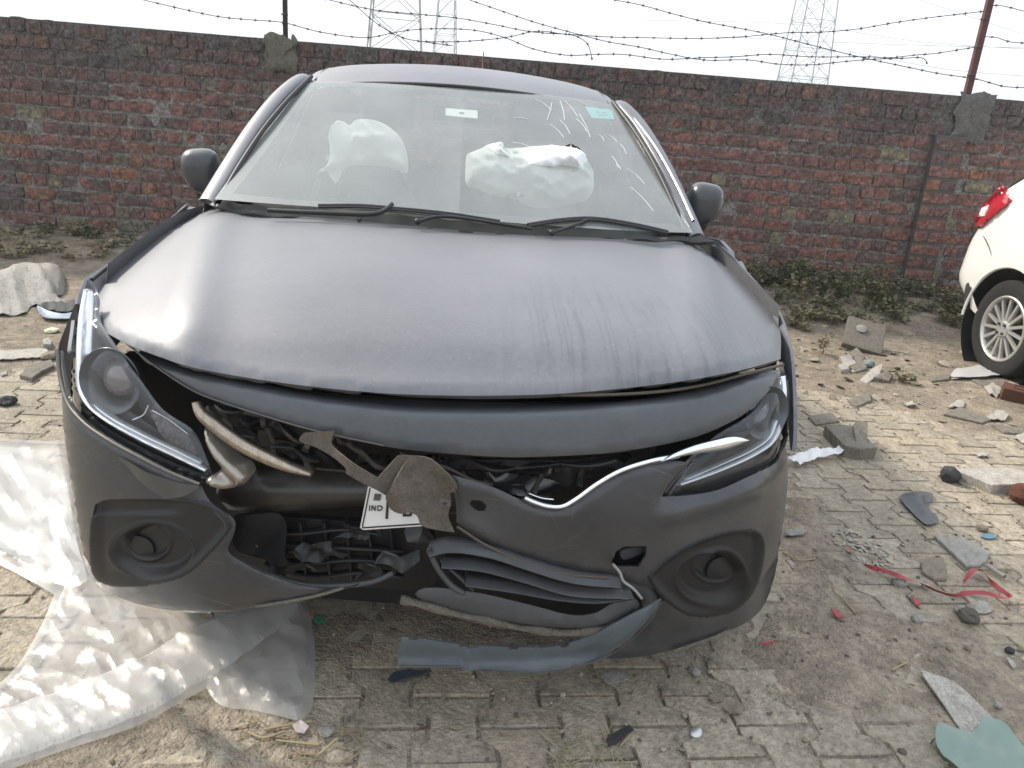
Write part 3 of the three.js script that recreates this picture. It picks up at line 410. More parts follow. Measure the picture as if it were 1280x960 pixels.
// ------------------------------------------------------------------ damaged grey car
const car = thing('damaged_car', 'crashed dark grey hatchback with torn front bumper and deployed airbags', 'car', [-0.106, 0, -1.30], 5.1 * Math.PI / 180);
car.updateMatrixWorld(true);
const CEYE = car.worldToLocal(EYE.clone());
const cray = (px, py) => car.worldToLocal(EYE.clone().add(ray(px, py))).sub(CEYE);
const HALF = 0.885;
const plan = stab([[0, 0], [0.2, 0.008], [0.4, 0.038], [0.55, 0.085], [0.65, 0.135], [0.74, 0.205], [0.80, 0.285], [0.86, 0.385], [0.92, 0.49], [1.0, 0.635]]);
const prof = stab([[0.12, 0.12], [0.2, 0.055], [0.28, 0.018], [0.36, 0.002], [0.45, 0], [0.55, 0.008], [0.65, 0.03], [0.72, 0.05], [0.763, 0.075], [0.80, 0.105], [0.9, 0.26]]);
const hoodC = stab([[0, 0.70], [0.073, 0.763], [0.12, 0.79], [0.2, 0.838], [0.35, 0.880], [0.6, 0.920], [0.97, 0.957], [1.15, 0.970]]);
const creaseX = (zb) => mixn(0.565, 0.745, clamp((zb - 0.22) / 0.8, 0, 1));
const sp = (x, w) => x > 4 * w ? x : w * Math.log(1 + Math.exp(x / w)); // soft ramp
const Hf = (x, zb) => { const a = Math.abs(x), e = a - creaseX(zb); return hoodC(zb) - 0.020 * (x / 0.6) ** 2 - 0.34 * sp(e, 0.006) - 1.5 * sp(a - 0.96, 0.015) + 0.012 * Math.exp(-(((a - creaseX(zb) + 0.05) / 0.05) ** 2)) - 0.004 * (1 + Math.cos(x * 9)) * sstep(0.1, 0.5, zb); };
const Gs = {
  front: (off = 0, half = HALF) => (x, y, zb) => plan(Math.abs(x) * HALF / half) + prof(Math.max(y, 0.21)) + off - zb,
  hood: (off = 0) => (x, y, zb) => y - Hf(x, zb) - off,
  glass: (off = 0) => (x, y, zb) => 0.98 + 2.17 * (y - 0.975) + 0.24 * x * x - off - zb,
  zb: (d) => (x, y, zb) => d - zb,
  h: (h) => (x, y, zb) => y - h,
};
Gs.body = (off = 0) => { const f = Gs.front(off), h = Gs.hood(-off); return (x, y, zb) => Math.max(f(x, y, zb), h(x, y, zb), (Math.abs(x) - HALF) * 4); };
function hit(G, t0 = 0.55, t1 = 6) {
  return (px, py) => {
    const d = cray(px, py), f = (t) => { const x = CEYE.x + d.x * t, y = CEYE.y + d.y * t, z = CEYE.z + d.z * t; return G(x, y, -z); };
    let a = t0, fa = f(a), best = a, bf = Math.abs(fa), st = 0.012;
    for (let t = t0 + st; t < t1; t += st) { const ft = f(t); if (Math.abs(ft) < bf) { bf = Math.abs(ft); best = t; } if (ft <= 0 && fa > 0) { let lo = a, hi = t; for (let k = 0; k < 24; k++) { const m = (lo + hi) / 2; f(m) > 0 ? lo = m : hi = m; } best = hi; break; } a = t; fa = ft; }
    return CEYE.clone().addScaledVector(d, best);
  };
}
const cap = (S, lim) => (px, py) => { const p = S(px, py); if (-p.z > lim) { const d = cray(px, py); return CEYE.clone().addScaledVector(d, (-lim - CEYE.z) / d.z); } return p; };
const FR = (off = 0, half) => soft(cap(hit(Gs.front(off, half)), 0.9), 0.34, 0.11);
const soft = (S, a, w) => (px, py) => { const p = S(px, py), zb = -p.z; if (zb <= a) return p; const d = cray(px, py), q = a + w * (1 - Math.exp(-(zb - a) / w)); return CEYE.clone().addScaledVector(d, (-q - CEYE.z) / d.z); };
const PL = (zb) => hit(Gs.zb(zb));
const pan = (name, mat, poly, surf, o = {}, parent = car, label) => part(name, panelG(poly, surf, { eye: CEYE, ...o }), mat, parent, label);
const ell = (cx, cy, rx, ry, n = 20, rot = 0) => Array.from({ length: n }, (_, i) => { const a = i / n * 2 * Math.PI, x = Math.cos(a) * rx, y = Math.sin(a) * ry; return [cx + x * Math.cos(rot) - y * Math.sin(rot), cy + x * Math.sin(rot) + y * Math.cos(rot)]; });
const path = (pts, S, r, mat, name, parent = car, label) => part(name, tubeG(pts.map((p) => S(p[0], p[1])), r, 6, 8), mat, parent, label);
const rib = (name, mat, pts, w, surf, o = {}, parent = car, label) => part(name, ribbonG(pts, w, surf, { eye: CEYE, ...o }), mat, parent, label);
const shrink = (P, k) => { const q = smoothPoly(P, 4), cx = q.reduce((a, p) => a + p[0], 0) / q.length, cy = q.reduce((a, p) => a + p[1], 0) / q.length; return q.map((p) => [cx + (p[0] - cx) * k, cy + (p[1] - cy) * k]); };
const planeThrough = (a, b, c) => { const n = b.clone().sub(a).cross(c.clone().sub(a)).normalize(); if (n.y < 0) n.negate(); const k = n.dot(a); return (x, y, zb) => n.x * x + n.y * y - n.z * zb - k; };
const K = 1; // corner mark in outlines

// ---- hood and its lip
pan('hood', M.hood, [[238, 256, K], [300, 261], [345, 265], [430, 272], [520, 280], [610, 288], [700, 292.5], [780, 295], [862, 294], [897, 300, K], [914, 320], [935, 347], [957, 371], [972, 391], [978, 417], [978, 446, K], [940, 457], [900, 466], [830, 477], [760, 484.5], [690, 489.5], [620, 491.5], [560, 491.5], [490, 489.5], [430, 484.5], [360, 476.5], [300, 467.5], [240, 456], [190, 441], [155, 426], [128, 411, K], [117, 396], [118, 369], [134, 337], [165, 309], [202, 283]], hit(Gs.hood()), { s: 8, t: 0.02, bevel: [12, 0.007], uv: HUV });
// ---- upper grille panel: the blue grey strip under the hood lip
{
  const S = FR(0.012), up = [[158, 428, K], [200, 447], [250, 460], [300, 470], [360, 479], [430, 487], [490, 491], [560, 493.5], [620, 495], [690, 497], [760, 497], [830, 492], [880, 483], [930, 470], [979, 456, K]], lo = [[962, 487], [945, 505], [920, 524], [870, 546], [800, 561], [740, 568], [640, 571.5], [560, 567], [480, 558], [400, 541], [340, 524], [290, 508], [246, 491], [215, 471], [192, 456], [170, 440]];
  const fold = stab([[150, 436], [200, 456], [260, 472], [330, 488], [400, 502], [500, 514], [600, 517], [700, 515], [800, 507], [880, 494], [980, 466]]);
  pan('grille_top_panel', M.strip, [...up, ...lo], S, { s: 8, t: 0.006, bevel: [5, 0.004], disp: (x, y) => -0.055 * sstep(3, -22, y - fold(x)) + 0.004 });
  path([[157, 428], [192, 456], [246, 490.5], [290, 507], [340, 523], [400, 540], [480, 557]], FR(0.006), 0.0022, M.steel, 'panel_edge');
  path([[979, 456], [930, 468], [880, 481], [830, 489], [760, 493.5], [700, 494]], FR(0.02), 0.0035, M.dusty, 'seal_strip');
}
// ---- what shows behind the broken grille
{
  const back = pan('engine_bay_backing', M.black, [[160, 440], [300, 478], [560, 500], [800, 500], [940, 470], [930, 600], [880, 720], [760, 770], [500, 755], [300, 735], [180, 700], [140, 520]], PL(0.42), { s: 40, t: 0.01 });
  pan('radiator', M.darkSteel, [[300, 520], [820, 560], [780, 720], [330, 700]], PL(0.30), { s: 30, smooth: false });
  pan('crash_beam', M.beam, [[262, 604], [310, 592], [385, 594], [470, 596], [560, 600], [660, 628], [720, 660], [720, 690], [640, 668], [560, 650], [470, 640], [380, 645], [300, 648], [268, 634]], FR(0.10), { s: 12, t: 0.04, bevel: [14, 0.03] });
  // horn, latches and brackets of the left cavity
  const horn = part('horn', new THREE.LatheGeometry([[0, 0.012], [0.012, 0.014], [0.026, 0.010], [0.034, 0.0], [0.036, -0.012], [0.02, -0.02], [0, -0.02]].map((p) => new THREE.Vector2(...p)), 20).rotateX(Math.PI / 2), M.darkSteel, car); horn.position.copy(PL(0.19)(294, 516));
  const horn2 = part('horn', horn.geometry, M.darkSteel, car); horn2.position.copy(PL(0.18)(382, 535)); horn2.scale.setScalar(0.9);
  path([[275, 512], [300, 532], [330, 552], [352, 572], [380, 584]], PL(0.20), 0.011, M.black, 'hose');
  path([[318, 518], [340, 530], [372, 548], [405, 570], [425, 590]], PL(0.22), 0.008, M.darkSteel, 'bracket_rail');
  pan('latch_bracket', M.darkSteel, [[322, 540], [334, 541], [343, 562], [338, 572], [327, 560]], PL(0.16), { s: 5, t: 0.008 });
  pan('latch_bracket', M.darkSteel, [[345, 550], [372, 556], [380, 570], [352, 566]], PL(0.17), { s: 5, t: 0.008 });
  const jag = (cx, cy, rx, ry, n, sd) => Array.from({ length: n }, (_, i) => { const a = i / n * 6.283, k = 0.55 + 0.75 * h3(i, sd, 3); return [cx + Math.cos(a) * rx * k, cy + Math.sin(a) * ry * k]; });
  [[270, 520, 16, 9, 0.17, M.darkSteel], [312, 528, 14, 12, 0.15, M.black], [300, 548, 18, 8, 0.21, M.darkSteel], [360, 545, 20, 9, 0.19, M.dusty], [400, 556, 16, 12, 0.2, M.darkSteel], [425, 545, 12, 10, 0.16, M.dusty], [372, 566, 22, 7, 0.14, M.black], [440, 575, 20, 10, 0.2, M.darkSteel], [470, 580, 16, 12, 0.22, M.black], [340, 525, 10, 8, 0.16, M.steel]].forEach(([x, y, a, b, z, m], i) => pan('broken_bracket', m, jag(x, y, a * 1.2, b * 0.9, 13, i + 3), PL(z), { s: 4, t: 0.004, smooth: false, disp: (u, v) => 0.05 * (worley(u / 18, v / 14, i) - 0.5) }));
  [[[262, 510], [285, 522], [296, 540], [318, 548]], [[330, 520], [352, 538], [390, 550], [410, 545]], [[290, 560], [330, 570], [372, 582], [440, 590]]].forEach((q) => path(q, PL(0.15), 0.0035, M.darkSteel, 'wiring'));
  [[530, 578, 26, 8, 0.12], [600, 584, 30, 9, 0.13], [660, 592, 28, 9, 0.12], [720, 586, 24, 8, 0.13], [770, 578, 22, 6, 0.14], [640, 606, 26, 7, 0.10]].forEach(([x, y, a, b, z], i) => pan('broken_bracket', i % 2 ? M.darkSteel : M.black, jag(x, y, a, b, 11, i + 30), FR(z), { s: 4, t: 0.01, smooth: false, disp: (u, v) => 0.03 * (ridge(u / 18, v / 10, i) - 0.5) }));
  [[[[258, 508], [282, 530], [300, 545]], 6, 0.12, M.darkSteel], [[[268, 507], [300, 515], [345, 530], [380, 552]], 5, 0.15, M.steel], [[[330, 515], [336, 545], [352, 580]], 7, 0.13, M.darkSteel], [[[390, 545], [380, 570], [392, 590]], 8, 0.12, M.dusty], [[[420, 540], [440, 560], [486, 585]], 6, 0.10, M.darkSteel], [[[300, 566], [350, 560], [400, 574]], 4, 0.10, M.black], [[[540, 572], [556, 592], [575, 600]], 6, 0.09, M.steel], [[[690, 578], [676, 600], [664, 616]], 5, 0.10, M.darkSteel], [[[740, 574], [728, 592], [722, 606]], 7, 0.12, M.darkSteel], [[[590, 578], [640, 586], [700, 582], [770, 574]], 4, 0.08, M.black]].forEach(([q, w, z, m]) => rib('bent_strap', m, q, w, PL(z), { t: 0.003, bulge: 0.001, n: 8, disp: (u, v) => 0.02 * Math.sin(u * 9) }));
  pan('broken_duct', M.black, [[520, 570], [600, 574], [700, 574], [790, 570], [760, 588], [720, 600], [690, 612], [650, 612], [610, 600], [570, 590]], FR(0.14), { s: 9, disp: (x, y) => 0.03 * (ridge(x / 40, y / 22, 3) - 0.5), t: 0.01 });
  pan('torn_sheet', M.blackGloss, [[560, 588], [620, 590], [690, 600], [700, 612], [650, 620], [600, 603]], FR(0.09), { s: 7, disp: (x, y) => 0.02 * (ridge(x / 25, y / 15, 7) - 0.5), t: 0.004 });
  path([[500, 566], [560, 585], [590, 600], [612, 606]], FR(0.07), 0.004, M.steel, 'broken_rib');
}
// ---- lower centre: dark mesh grille pushed in on the left half
{
  pan('lower_grille_backing', M.black, [[282, 652], [340, 646], [440, 652], [520, 655], [545, 680], [540, 735], [480, 736], [430, 733], [370, 724], [310, 705], [280, 690]], FR(0.14), { s: 14, t: 0.02 });
  for (const [a, b, c, d] of [[300, 655, 500, 668], [292, 672, 515, 690], [300, 690, 520, 708], [330, 706, 520, 722]]) rib('mesh_bar', M.black, [[a, b], [a * 0.7 + c * 0.3, b * 0.7 + d * 0.3 + 5 + (b % 7)], [a * 0.35 + c * 0.65, b * 0.35 + d * 0.65 + 2 - (d % 5)], [c - (b % 30), d]], 4, FR(0.115), { s: 6, t: 0.012, bevel: [2.5, 0.003] });
  for (const x of [345, 375, 405, 432, 460, 487]) rib('mesh_post', M.black, [[x, 652], [x + 4, 690], [x + 8, 724]], 5, FR(0.12), { s: 6, t: 0.01 });
  [[320, 668, 26, 14, 0.10], [395, 690, 34, 12, 0.09], [450, 668, 28, 14, 0.105], [500, 700, 26, 16, 0.09], [360, 712, 34, 9, 0.08], [470, 716, 30, 9, 0.085], [520, 670, 14, 18, 0.09]].forEach(([x, y, a, b, z], i) => pan('torn_mesh_piece', i % 3 ? M.black : M.grey, Array.from({ length: 13 }, (_, k) => { const t = k / 13 * 6.283, q = 0.45 + 0.8 * h3(k, i + 60, 3); return [x + Math.cos(t) * a * q, y + Math.sin(t) * b * q]; }), FR(z), { s: 5, t: 0.004, smooth: false, disp: (u, v) => 0.04 * (worley(u / 24, v / 16, i) - 0.5) }));
  pan('loose_flap', M.black, [[298, 645], [350, 648], [358, 690], [362, 704], [330, 700], [300, 690]], FR(0.085), { s: 8, t: 0.004, disp: (x, y) => 0.012 * Math.sin(x / 12 + y / 20) });
  path([[286, 694], [330, 716], [380, 731], [430, 732], [470, 726], [492, 716]], FR(0.07), 0.006, M.grey, 'lower_lip_edge');
}
// ---- left bumper corner (with fog lamp bezel)
const LH = 0.925;
{
  const S = FR(0, LH);
  const fogL = [[112, 634], [119, 625], [131, 621], [175, 620], [237, 623], [272, 637], [287, 655], [282, 672], [250, 706], [225, 725], [175, 736], [131, 734], [113, 720], [108, 683]];
  const outer = [[72, 438, K], [76, 470], [84, 502], [104, 526], [135, 548], [175, 570], [215, 591], [248, 605, K], [262, 630], [290, 650], [291, 668], [283, 690], [300, 704], [330, 719], [378, 735], [430, 738], [448, 733, K], [420, 742], [370, 752], [320, 762], [270, 768], [228, 768], [170, 758], [125, 738], [106, 715], [97, 680], [90, 640], [82, 590], [75, 530]];
  const b = pan('bumper_corner', M.paintMatt, outer, S, { s: 8, t: 0.005, bevel: [6, 0.006], holes: [shrink(fogL, 0.93)] });
  const c = [184, 692];
  const bowl = pan('fog_lamp_bezel', M.black, fogL, FR(-0.004, LH), { s: 3, t: 0.006, bevel: [5, 0.006], disp: (x, y, e) => { const rx = (x - c[0]) / 52, ry = (y - c[1]) / 33, r = Math.hypot(rx, ry), qx = (x - 170) / 26, qy = (y - 688) / 21, q = Math.hypot(qx, qy); return -0.014 * sstep(2, 14, e) - 0.020 * sstep(1.04, 0.8, r) + 0.004 * Math.exp(-(((r - 1.04) / 0.07) ** 2)) - 0.012 * sstep(1.05, 0.85, q) + 0.006 * Math.exp(-(((q - 1.1) / 0.09) ** 2)) - 0.006 * sstep(0, 6, 648 - y) * sstep(230, 200, x); } }, b);
  pan('fog_lamp_cap', M.black, ell(170, 688, 22, 18), FR(0.041, LH), { s: 5, t: 0.006, disp: (x, y, e) => 0.006 * sstep(0, 14, e) }, b);
  path([[72, 438], [75, 470], [84, 503], [104, 528], [135, 550], [175, 572], [215, 592], [250, 606]], FR(-0.004, LH), 0.0045, M.steel, 'torn_edge', b);
  pan('torn_film', phys([0.30, 0.29, 0.27], 0.3, { transmission: 0.8, thickness: 0 }), [[146, 572], [175, 585], [215, 602], [250, 607], [232, 619], [206, 624], [198, 618], [172, 598]], FR(-0.010, LH), { s: 6, t: 0, disp: (x, y) => 0.004 * Math.sin(x / 9) }, b);
  pan('tow_ring', M.steel, ell(258, 770, 9, 4), FR(0.03), { s: 4, t: 0.004 }, b);
  rib('broken_seam', M.dirty, [[430, 735], [400, 744], [360, 752], [320, 758]], 3, FR(-0.003), { s: 6, t: 0.003 }, b);
}
// ---- left headlamp
function headlamp(lbl, lens, S, inner) { const g = new THREE.Group(); g.name = 'headlight'; g.userData.label = lbl; car.add(g); part('lens', panelG(lens, S(0), { eye: CEYE, s: 8, t: 0, bevel: [8, 0.012] }), M.lens, g); { const a = S(0.02), b = S(0.085); part('housing', panelG(lens, (x, y) => a(x, y).lerp(b(x, y), sstep(0, 12, polyDist(lens, x, y))), { eye: CEYE, s: 6, t: 0.006 }), M.bowlDark, g); } inner(g); return g; }
headlamp('left headlamp with round projector, lens unbroken', [[109, 350, K], [121, 372], [120, 396], [128, 413], [147, 442], [170, 474], [200, 514], [237, 539], [250, 564], [262, 596, K], [219, 579], [175, 558], [131, 533], [108, 513], [97, 488], [94, 455], [96, 415], [101, 380]], (o) => FR(0.012 + o, 0.905), (g) => {
  const at = FR(0.07, 0.905)(148, 474), n = V(-0.25, 0.12, 0.96).normalize();
  const add = (name, geo, mat, p, sc = 1) => { const o = part(name, geo, mat, g); o.position.copy(p); o.quaternion.setFromUnitVectors(V(0, 0, 1), n); o.scale.setScalar(sc); return o; };
  add('reflector_bowl', new THREE.LatheGeometry([[0.041, -0.03], [0.045, 0], [0.052, 0.018], [0.068, 0.03], [0.07, 0.026]].map((p) => new THREE.Vector2(...p)), 32).rotateX(Math.PI / 2), M.bowl, at);
  add('projector', new THREE.SphereGeometry(0.04, 28, 14, 0, 6.3, 0, 1.25).rotateX(Math.PI / 2).scale(1, 1, 0.7), phys([0.16, 0.125, 0.12], 0.08, { clearcoat: 1, metalness: 0.3 }), at.clone().addScaledVector(n, -0.012));
  rib('daylight_strip', std([0.85, 0.86, 0.88], 0.2, { metalness: 0.6 }), [[107, 362], [101, 395], [98, 440], [99, 485], [110, 506], [131, 524], [175, 549], [219, 570], [257, 588]], 4.5, FR(0.018, 0.905), { s: 5, t: 0.012, bevel: [5, 0.003] }, g);
  rib('daylight_strip', std([0.8, 0.81, 0.83], 0.2, { metalness: 0.6 }), [[107, 470], [110, 496], [133, 518], [177, 543], [221, 564], [252, 579]], 3, FR(0.03, 0.905), { s: 5, t: 0.012, bevel: [5, 0.003] }, g);
  pan('indicator_panel', std([0.35, 0.33, 0.32], 0.25, { metalness: 0.7, bumpMap: withRep(texBump, 30), bumpScale: 0.01 }), [[188, 514], [205, 516], [230, 538], [242, 555], [247, 574], [236, 568], [205, 548]], FR(0.05, 0.905), { s: 4, t: 0.006, disp: (x, y) => 0.006 * (h3(Math.floor(x / 4), Math.floor(y / 4), 3) - 0.5) }, g);
  rib('inner_trim', M.chrome, [[192, 513], [212, 524], [236, 542]], 2.5, FR(0.04, 0.905), { s: 4, t: 0.004 }, g);
  rib('side_reflector', std([0.75, 0.76, 0.78], 0.25, { metalness: 0.5 }), [[112, 362], [108, 390], [107, 415], [108, 445]], (u) => 5 + 9 * Math.sin(Math.PI * (0.25 + 0.6 * u)), FR(0.04, 0.905), { t: 0.006, bulge: 0.006 }, g);
  pan('lower_shroud', M.bowlDark, [[112, 500], [150, 528], [200, 552], [205, 545], [170, 520], [140, 505]], FR(0.06, 0.905), { s: 6, t: 0.006 }, g);
  path([[166, 525], [180, 518], [186, 506]], FR(0.05, 0.905), 0.002, M.chrome, 'bowl_trim', g);
});
// bodywork between lamp and torn bumper
pan('headlight_surround', M.paint, [[92, 425], [96, 452], [96, 490], [107, 516], [131, 536], [175, 561], [219, 582], [258, 599], [250, 604], [210, 588], [160, 565], [120, 543], [96, 522], [87, 495], [86, 455]], FR(0.03, 0.91), { s: 6, t: 0.01, bevel: [5, 0.008] });
// ---- right headlamp
headlamp('right headlamp half hidden by the displaced grille panel', [[978, 452, K], [982, 472], [984, 505], [984, 548], [971, 577], [936, 593], [895, 610], [860, 617], [831, 623, K], [845, 600], [861, 578], [900, 545], [934, 525], [956, 503]], (o) => FR(0.012 + o), (g) => {
  rib('daylight_strip', std([0.75, 0.77, 0.8], 0.25, { metalness: 0.6 }), [[850, 606], [900, 588], [944, 568], [966, 552], [977, 528], [981, 492], [979, 470]], 4, FR(0.02), { s: 5, t: 0.012, bevel: [5, 0.003] }, g);
  rib('daylight_strip', std([0.7, 0.72, 0.75], 0.25, { metalness: 0.6 }), [[855, 600], [900, 581], [941, 562], [961, 547], [971, 525]], 2.5, FR(0.03), { s: 5, t: 0.012 }, g);
  const at = FR(0.06)(949, 513), n = V(0.35, 0.12, 0.93).normalize();
  const bw = part('reflector_bowl', new THREE.LatheGeometry([[0.036, -0.03], [0.04, 0], [0.047, 0.016], [0.06, 0.026]].map((p) => new THREE.Vector2(...p)), 28).rotateX(Math.PI / 2), M.bowl, g); bw.position.copy(at); bw.quaternion.setFromUnitVectors(V(0, 0, 1), n);
  const pj = part('projector', new THREE.SphereGeometry(0.034, 24, 12, 0, 6.3, 0, 1.25).rotateX(Math.PI / 2).scale(1, 1, 0.7), phys([0.12, 0.13, 0.15], 0.08, { clearcoat: 1 }), g); pj.position.copy(at).addScaledVector(n, -0.012); pj.quaternion.copy(bw.quaternion);
  rib('inner_trim', M.steel, [[836, 617], [848, 600], [866, 577]], 3, FR(0.018), { s: 4, t: 0.004 }, g);
  pan('mounting_tab', M.grey, [[906, 545], [914, 541], [926, 540], [938, 537], [944, 534], [936, 541], [926, 549], [910, 549]], FR(0.006), { s: 4, t: 0.004 }, g);
});
// ---- right bumper
{
  const S = FR(-0.002), fogR = [[812, 728], [816, 714], [842, 691], [880, 672], [920, 661], [949, 662], [959, 680], [956, 712], [946, 740], [926, 762], [895, 774], [860, 772], [833, 753]];
  const hole = [[765, 705], [772, 690], [780, 684], [809, 683], [808, 695], [799, 710], [772, 710]], slot = [[587, 632], [590, 627], [602, 628], [609, 635], [606, 642], [598, 642], [592, 638]];
  const outer = [[564, 594, K], [590, 602], [620, 612], [650, 626], [680, 636], [708, 636], [735, 617], [775, 592], [812, 580], [850, 577], [858, 582], [842, 602], [829, 622, K], [860, 620], [897, 613], [938, 596], [972, 580], [985, 560], [988, 600], [984, 640], [976, 690], [966, 735], [950, 768], [915, 790], [870, 806], [830, 818], [790, 826], [752, 828, K], [780, 812], [806, 788], [832, 754], [822, 740], [800, 735], [760, 722], [717, 718], [680, 710], [636, 694], [605, 679], [571, 657, K], [570, 630]];
  const dent = (x, y) => -0.02 * Math.exp(-(((x - 600) / 60) ** 2 + ((y - 640) / 40) ** 2)) - 0.012 * Math.exp(-(((x - 690) / 90) ** 2)) * sstep(640, 715, y) + 0.006 * Math.sin((x + y) / 60) * sstep(760, 600, x);
  const crease = (x, y) => 0.012 * Math.exp(-(((y - (640 - (x - 850) * 0.32)) / 12) ** 2)) * sstep(800, 850, x) * sstep(975, 930, x);
  const b = pan('bumper_cover', M.paintMatt, outer, S, { s: 7, t: 0.005, bevel: [6, 0.006], holes: [hole, slot, shrink(fogR, 0.93)], disp: (x, y) => dent(x, y) + crease(x, y) }, car, 'right half of the bumper cover, dented and torn along its lower edge');
  pan('fog_lamp_bezel', M.black, fogR, FR(-0.006), { s: 3, t: 0.006, bevel: [5, 0.006], disp: (x, y, e) => { const r = Math.hypot((x - 895) / 43, (y - 728) / 32), q = Math.hypot((x - 906) / 26, (y - 715) / 22); return -0.014 * sstep(2, 13, e) - 0.020 * sstep(1.04, 0.8, r) + 0.004 * Math.exp(-(((r - 1.05) / 0.07) ** 2)) - 0.012 * sstep(1.05, 0.85, q) + 0.006 * Math.exp(-(((q - 1.1) / 0.09) ** 2)); } }, b);
  pan('fog_lamp_cap', M.black, ell(906, 715, 22, 19), FR(0.039), { s: 5, t: 0.006, disp: (x, y, e) => 0.006 * sstep(0, 14, e) }, b);
  pan('hole_backing', M.black, ell(787, 698, 34, 22), FR(0.06), { s: 10, t: 0.004 }, b);
  pan('hole_bracket', M.grey, [[778, 688], [806, 684], [806, 690], [780, 700]], FR(0.03), { s: 5, t: 0.01 }, b);
  path([[571, 658], [605, 680], [636, 695], [680, 711], [717, 719], [760, 722]], FR(0.0), 0.003, M.dusty, 'torn_edge', b);
  rib('scuffed_edge', M.dirty, [[842, 814], [866, 806], [892, 797], [912, 788]], 3, FR(-0.006), { s: 5, t: 0.003 }, b);
  path([[766, 705], [775, 716], [779, 726], [792, 736], [802, 748]], FR(-0.012), 0.0028, std([0.3, 0.3, 0.29], 0.6), 'zip_tie', b);
}
// ---- chrome grille trims
rib('chrome_trim', M.chrome, [[655, 622], [668, 628], [685, 633], [703, 633], [720, 624], [745, 606], [775, 589], [812, 577], [848, 570]], 6.5, FR(-0.014), { t: 0.006, bulge: 0.005, n: 8 }, car, 'bent chrome grille trim in a V shape');
rib('chrome_blade', M.chrome, [[826, 576], [845, 569], [870, 562], [900, 556], [920, 551.5], [934, 550]], (u) => 1 + 13 * Math.pow(Math.sin(Math.PI * Math.pow(u, 1.5)), 0.7), FR(-0.018), { t: 0.006, bulge: 0.006, n: 8 });
rib('chrome_trim', M.chrome, [[660, 616], [676, 622], [692, 624]], 3, FR(-0.006), { s: 4, t: 0.006, bevel: [1.5, 0.002] });
rib('chrome_trim', std([0.62, 0.53, 0.43], 0.3, { metalness: 0.8, map: withRep(texGrain, 9) }), [[244, 503], [250, 517], [268, 533], [300, 556], [335, 574], [362, 585], [390, 593]], (u) => 3 + 13 * Math.pow(Math.sin(Math.PI * clamp(u * 0.9 + 0.06, 0, 1)), 0.6), FR(-0.004), { t: 0.008, bulge: 0.010, n: 8 }, car, 'broken left end of the chrome grille trim, dull with dust');
pan('lamp_inner_trim', std([0.34, 0.30, 0.26], 0.28, { metalness: 0.75 }), [[250, 536], [262, 540], [280, 556], [293, 572], [306, 578], [312, 592], [304, 606], [286, 613], [264, 609], [256, 600], [268, 588], [262, 565]], FR(0.004), { s: 4, t: 0.012, bevel: [10, 0.016], disp: (x, y) => 0.012 * Math.sin((x - y) / 7) });
// ---- torn bracket in front of the number plate
{
  const z = (a) => a.map(([x, y, k]) => [240 + x / 3.2, 480 + y / 3.2, k]);
  const S = FR(-0.05), S2 = (px, py) => { const p = S(px, py); return p; };
  const arm = pan('torn_bracket', M.dusty, z([[420, 205, K], [470, 200], [555, 192, K], [538, 245], [560, 270], [660, 326], [746, 373, K], [822, 290, K], [872, 290, K], [782, 452, K], [736, 420], [612, 360, K], [600, 330], [470, 268], [400, 240]]), S2, { s: 5, t: 0.004, disp: (x, y) => -0.045 * sstep(440, 380, x) + 0.006 * Math.sin(x / 14), smooth: true }, car, 'bent dusty plastic bracket hanging across the grille');
  pan('bracket_plate', M.dusty, z([[868, 290, K], [955, 305], [1040, 380], [1058, 425], [1030, 446], [1036, 490], [1026, 535], [1052, 602, K], [985, 585], [925, 560], [905, 522], [870, 506], [832, 510], [792, 492], [775, 448, K]]), FR(-0.056), { s: 5, t: 0.004, disp: (x, y) => 0.014 * Math.sin((x - y * 0.6) / 16) + 0.008 * (ridge(x / 30, y / 30, 2) - 0.5) }, arm);
  pan('clip', M.steel, z([[990, 458], [1030, 466], [1036, 490], [990, 484]]), FR(-0.068), { s: 3, t: 0.003, smooth: false }, arm);
  pan('clip_hole', M.ink, ell(240 + 1010 / 3.2, 480 + 478 / 3.2, 3, 2, 10), FR(-0.0705), { s: 2, t: 0.001 }, arm);
}
// ---- number plate
{
  const z = (a) => a.map(([x, y, k]) => [240 + x / 3.2, 480 + y / 3.2, k]);
  const S = PL(0.055), pl = pan('number_plate', M.plate, z([[704, 412, K], [720, 405, K], [840, 420, K], [1010, 430, K], [1000, 560, K], [930, 568, K], [684, 584, K], [672, 574, K]]), S, { s: 10, t: 0.002, smooth: false });
  const border = (a, b, w) => rib('plate_border', M.ink, z([a, [(a[0] + b[0]) / 2, (a[1] + b[1]) / 2], b]), w, PL(0.0535), { t: 0.001, bulge: 0.0004 }, pl);
  border([712, 416], [681, 572], 1.6); border([681, 576], [925, 560], 1.6);
  const ink = (pts) => pan('plate_lettering', M.ink, z(pts), PL(0.0525), { s: 4, t: 0.0008, smooth: false }, pl);
  pan('plate_hologram', std([0.09, 0.085, 0.08], 0.4), z([[730, 440], [758, 441], [753, 467], [725, 466]]), PL(0.0525), { s: 4, t: 0.001, smooth: false }, pl);
  // IND
  ink([[709, 486], [713, 486], [711, 508], [707, 508]]);
  ink([[718, 486], [722, 486], [731, 500], [733, 486], [736, 486], [734, 508], [730, 508], [722, 494], [720, 508], [716, 508]]);
  ink([[742, 486], [755, 487], [763, 493], [762, 502], [754, 508], [740, 508], [741, 504], [752, 504], [758, 500], [758, 494], [752, 490], [745, 490], [743, 504], [740, 508]]);
  // stem of the first letter, foot of the second
  ink([[778, 470], [788, 470], [784, 540], [773, 540]]);
  ink([[846, 470], [858, 470], [855, 520], [868, 522], [873, 508], [874, 480], [886, 480], [885, 514], [876, 530], [842, 531]]);
}
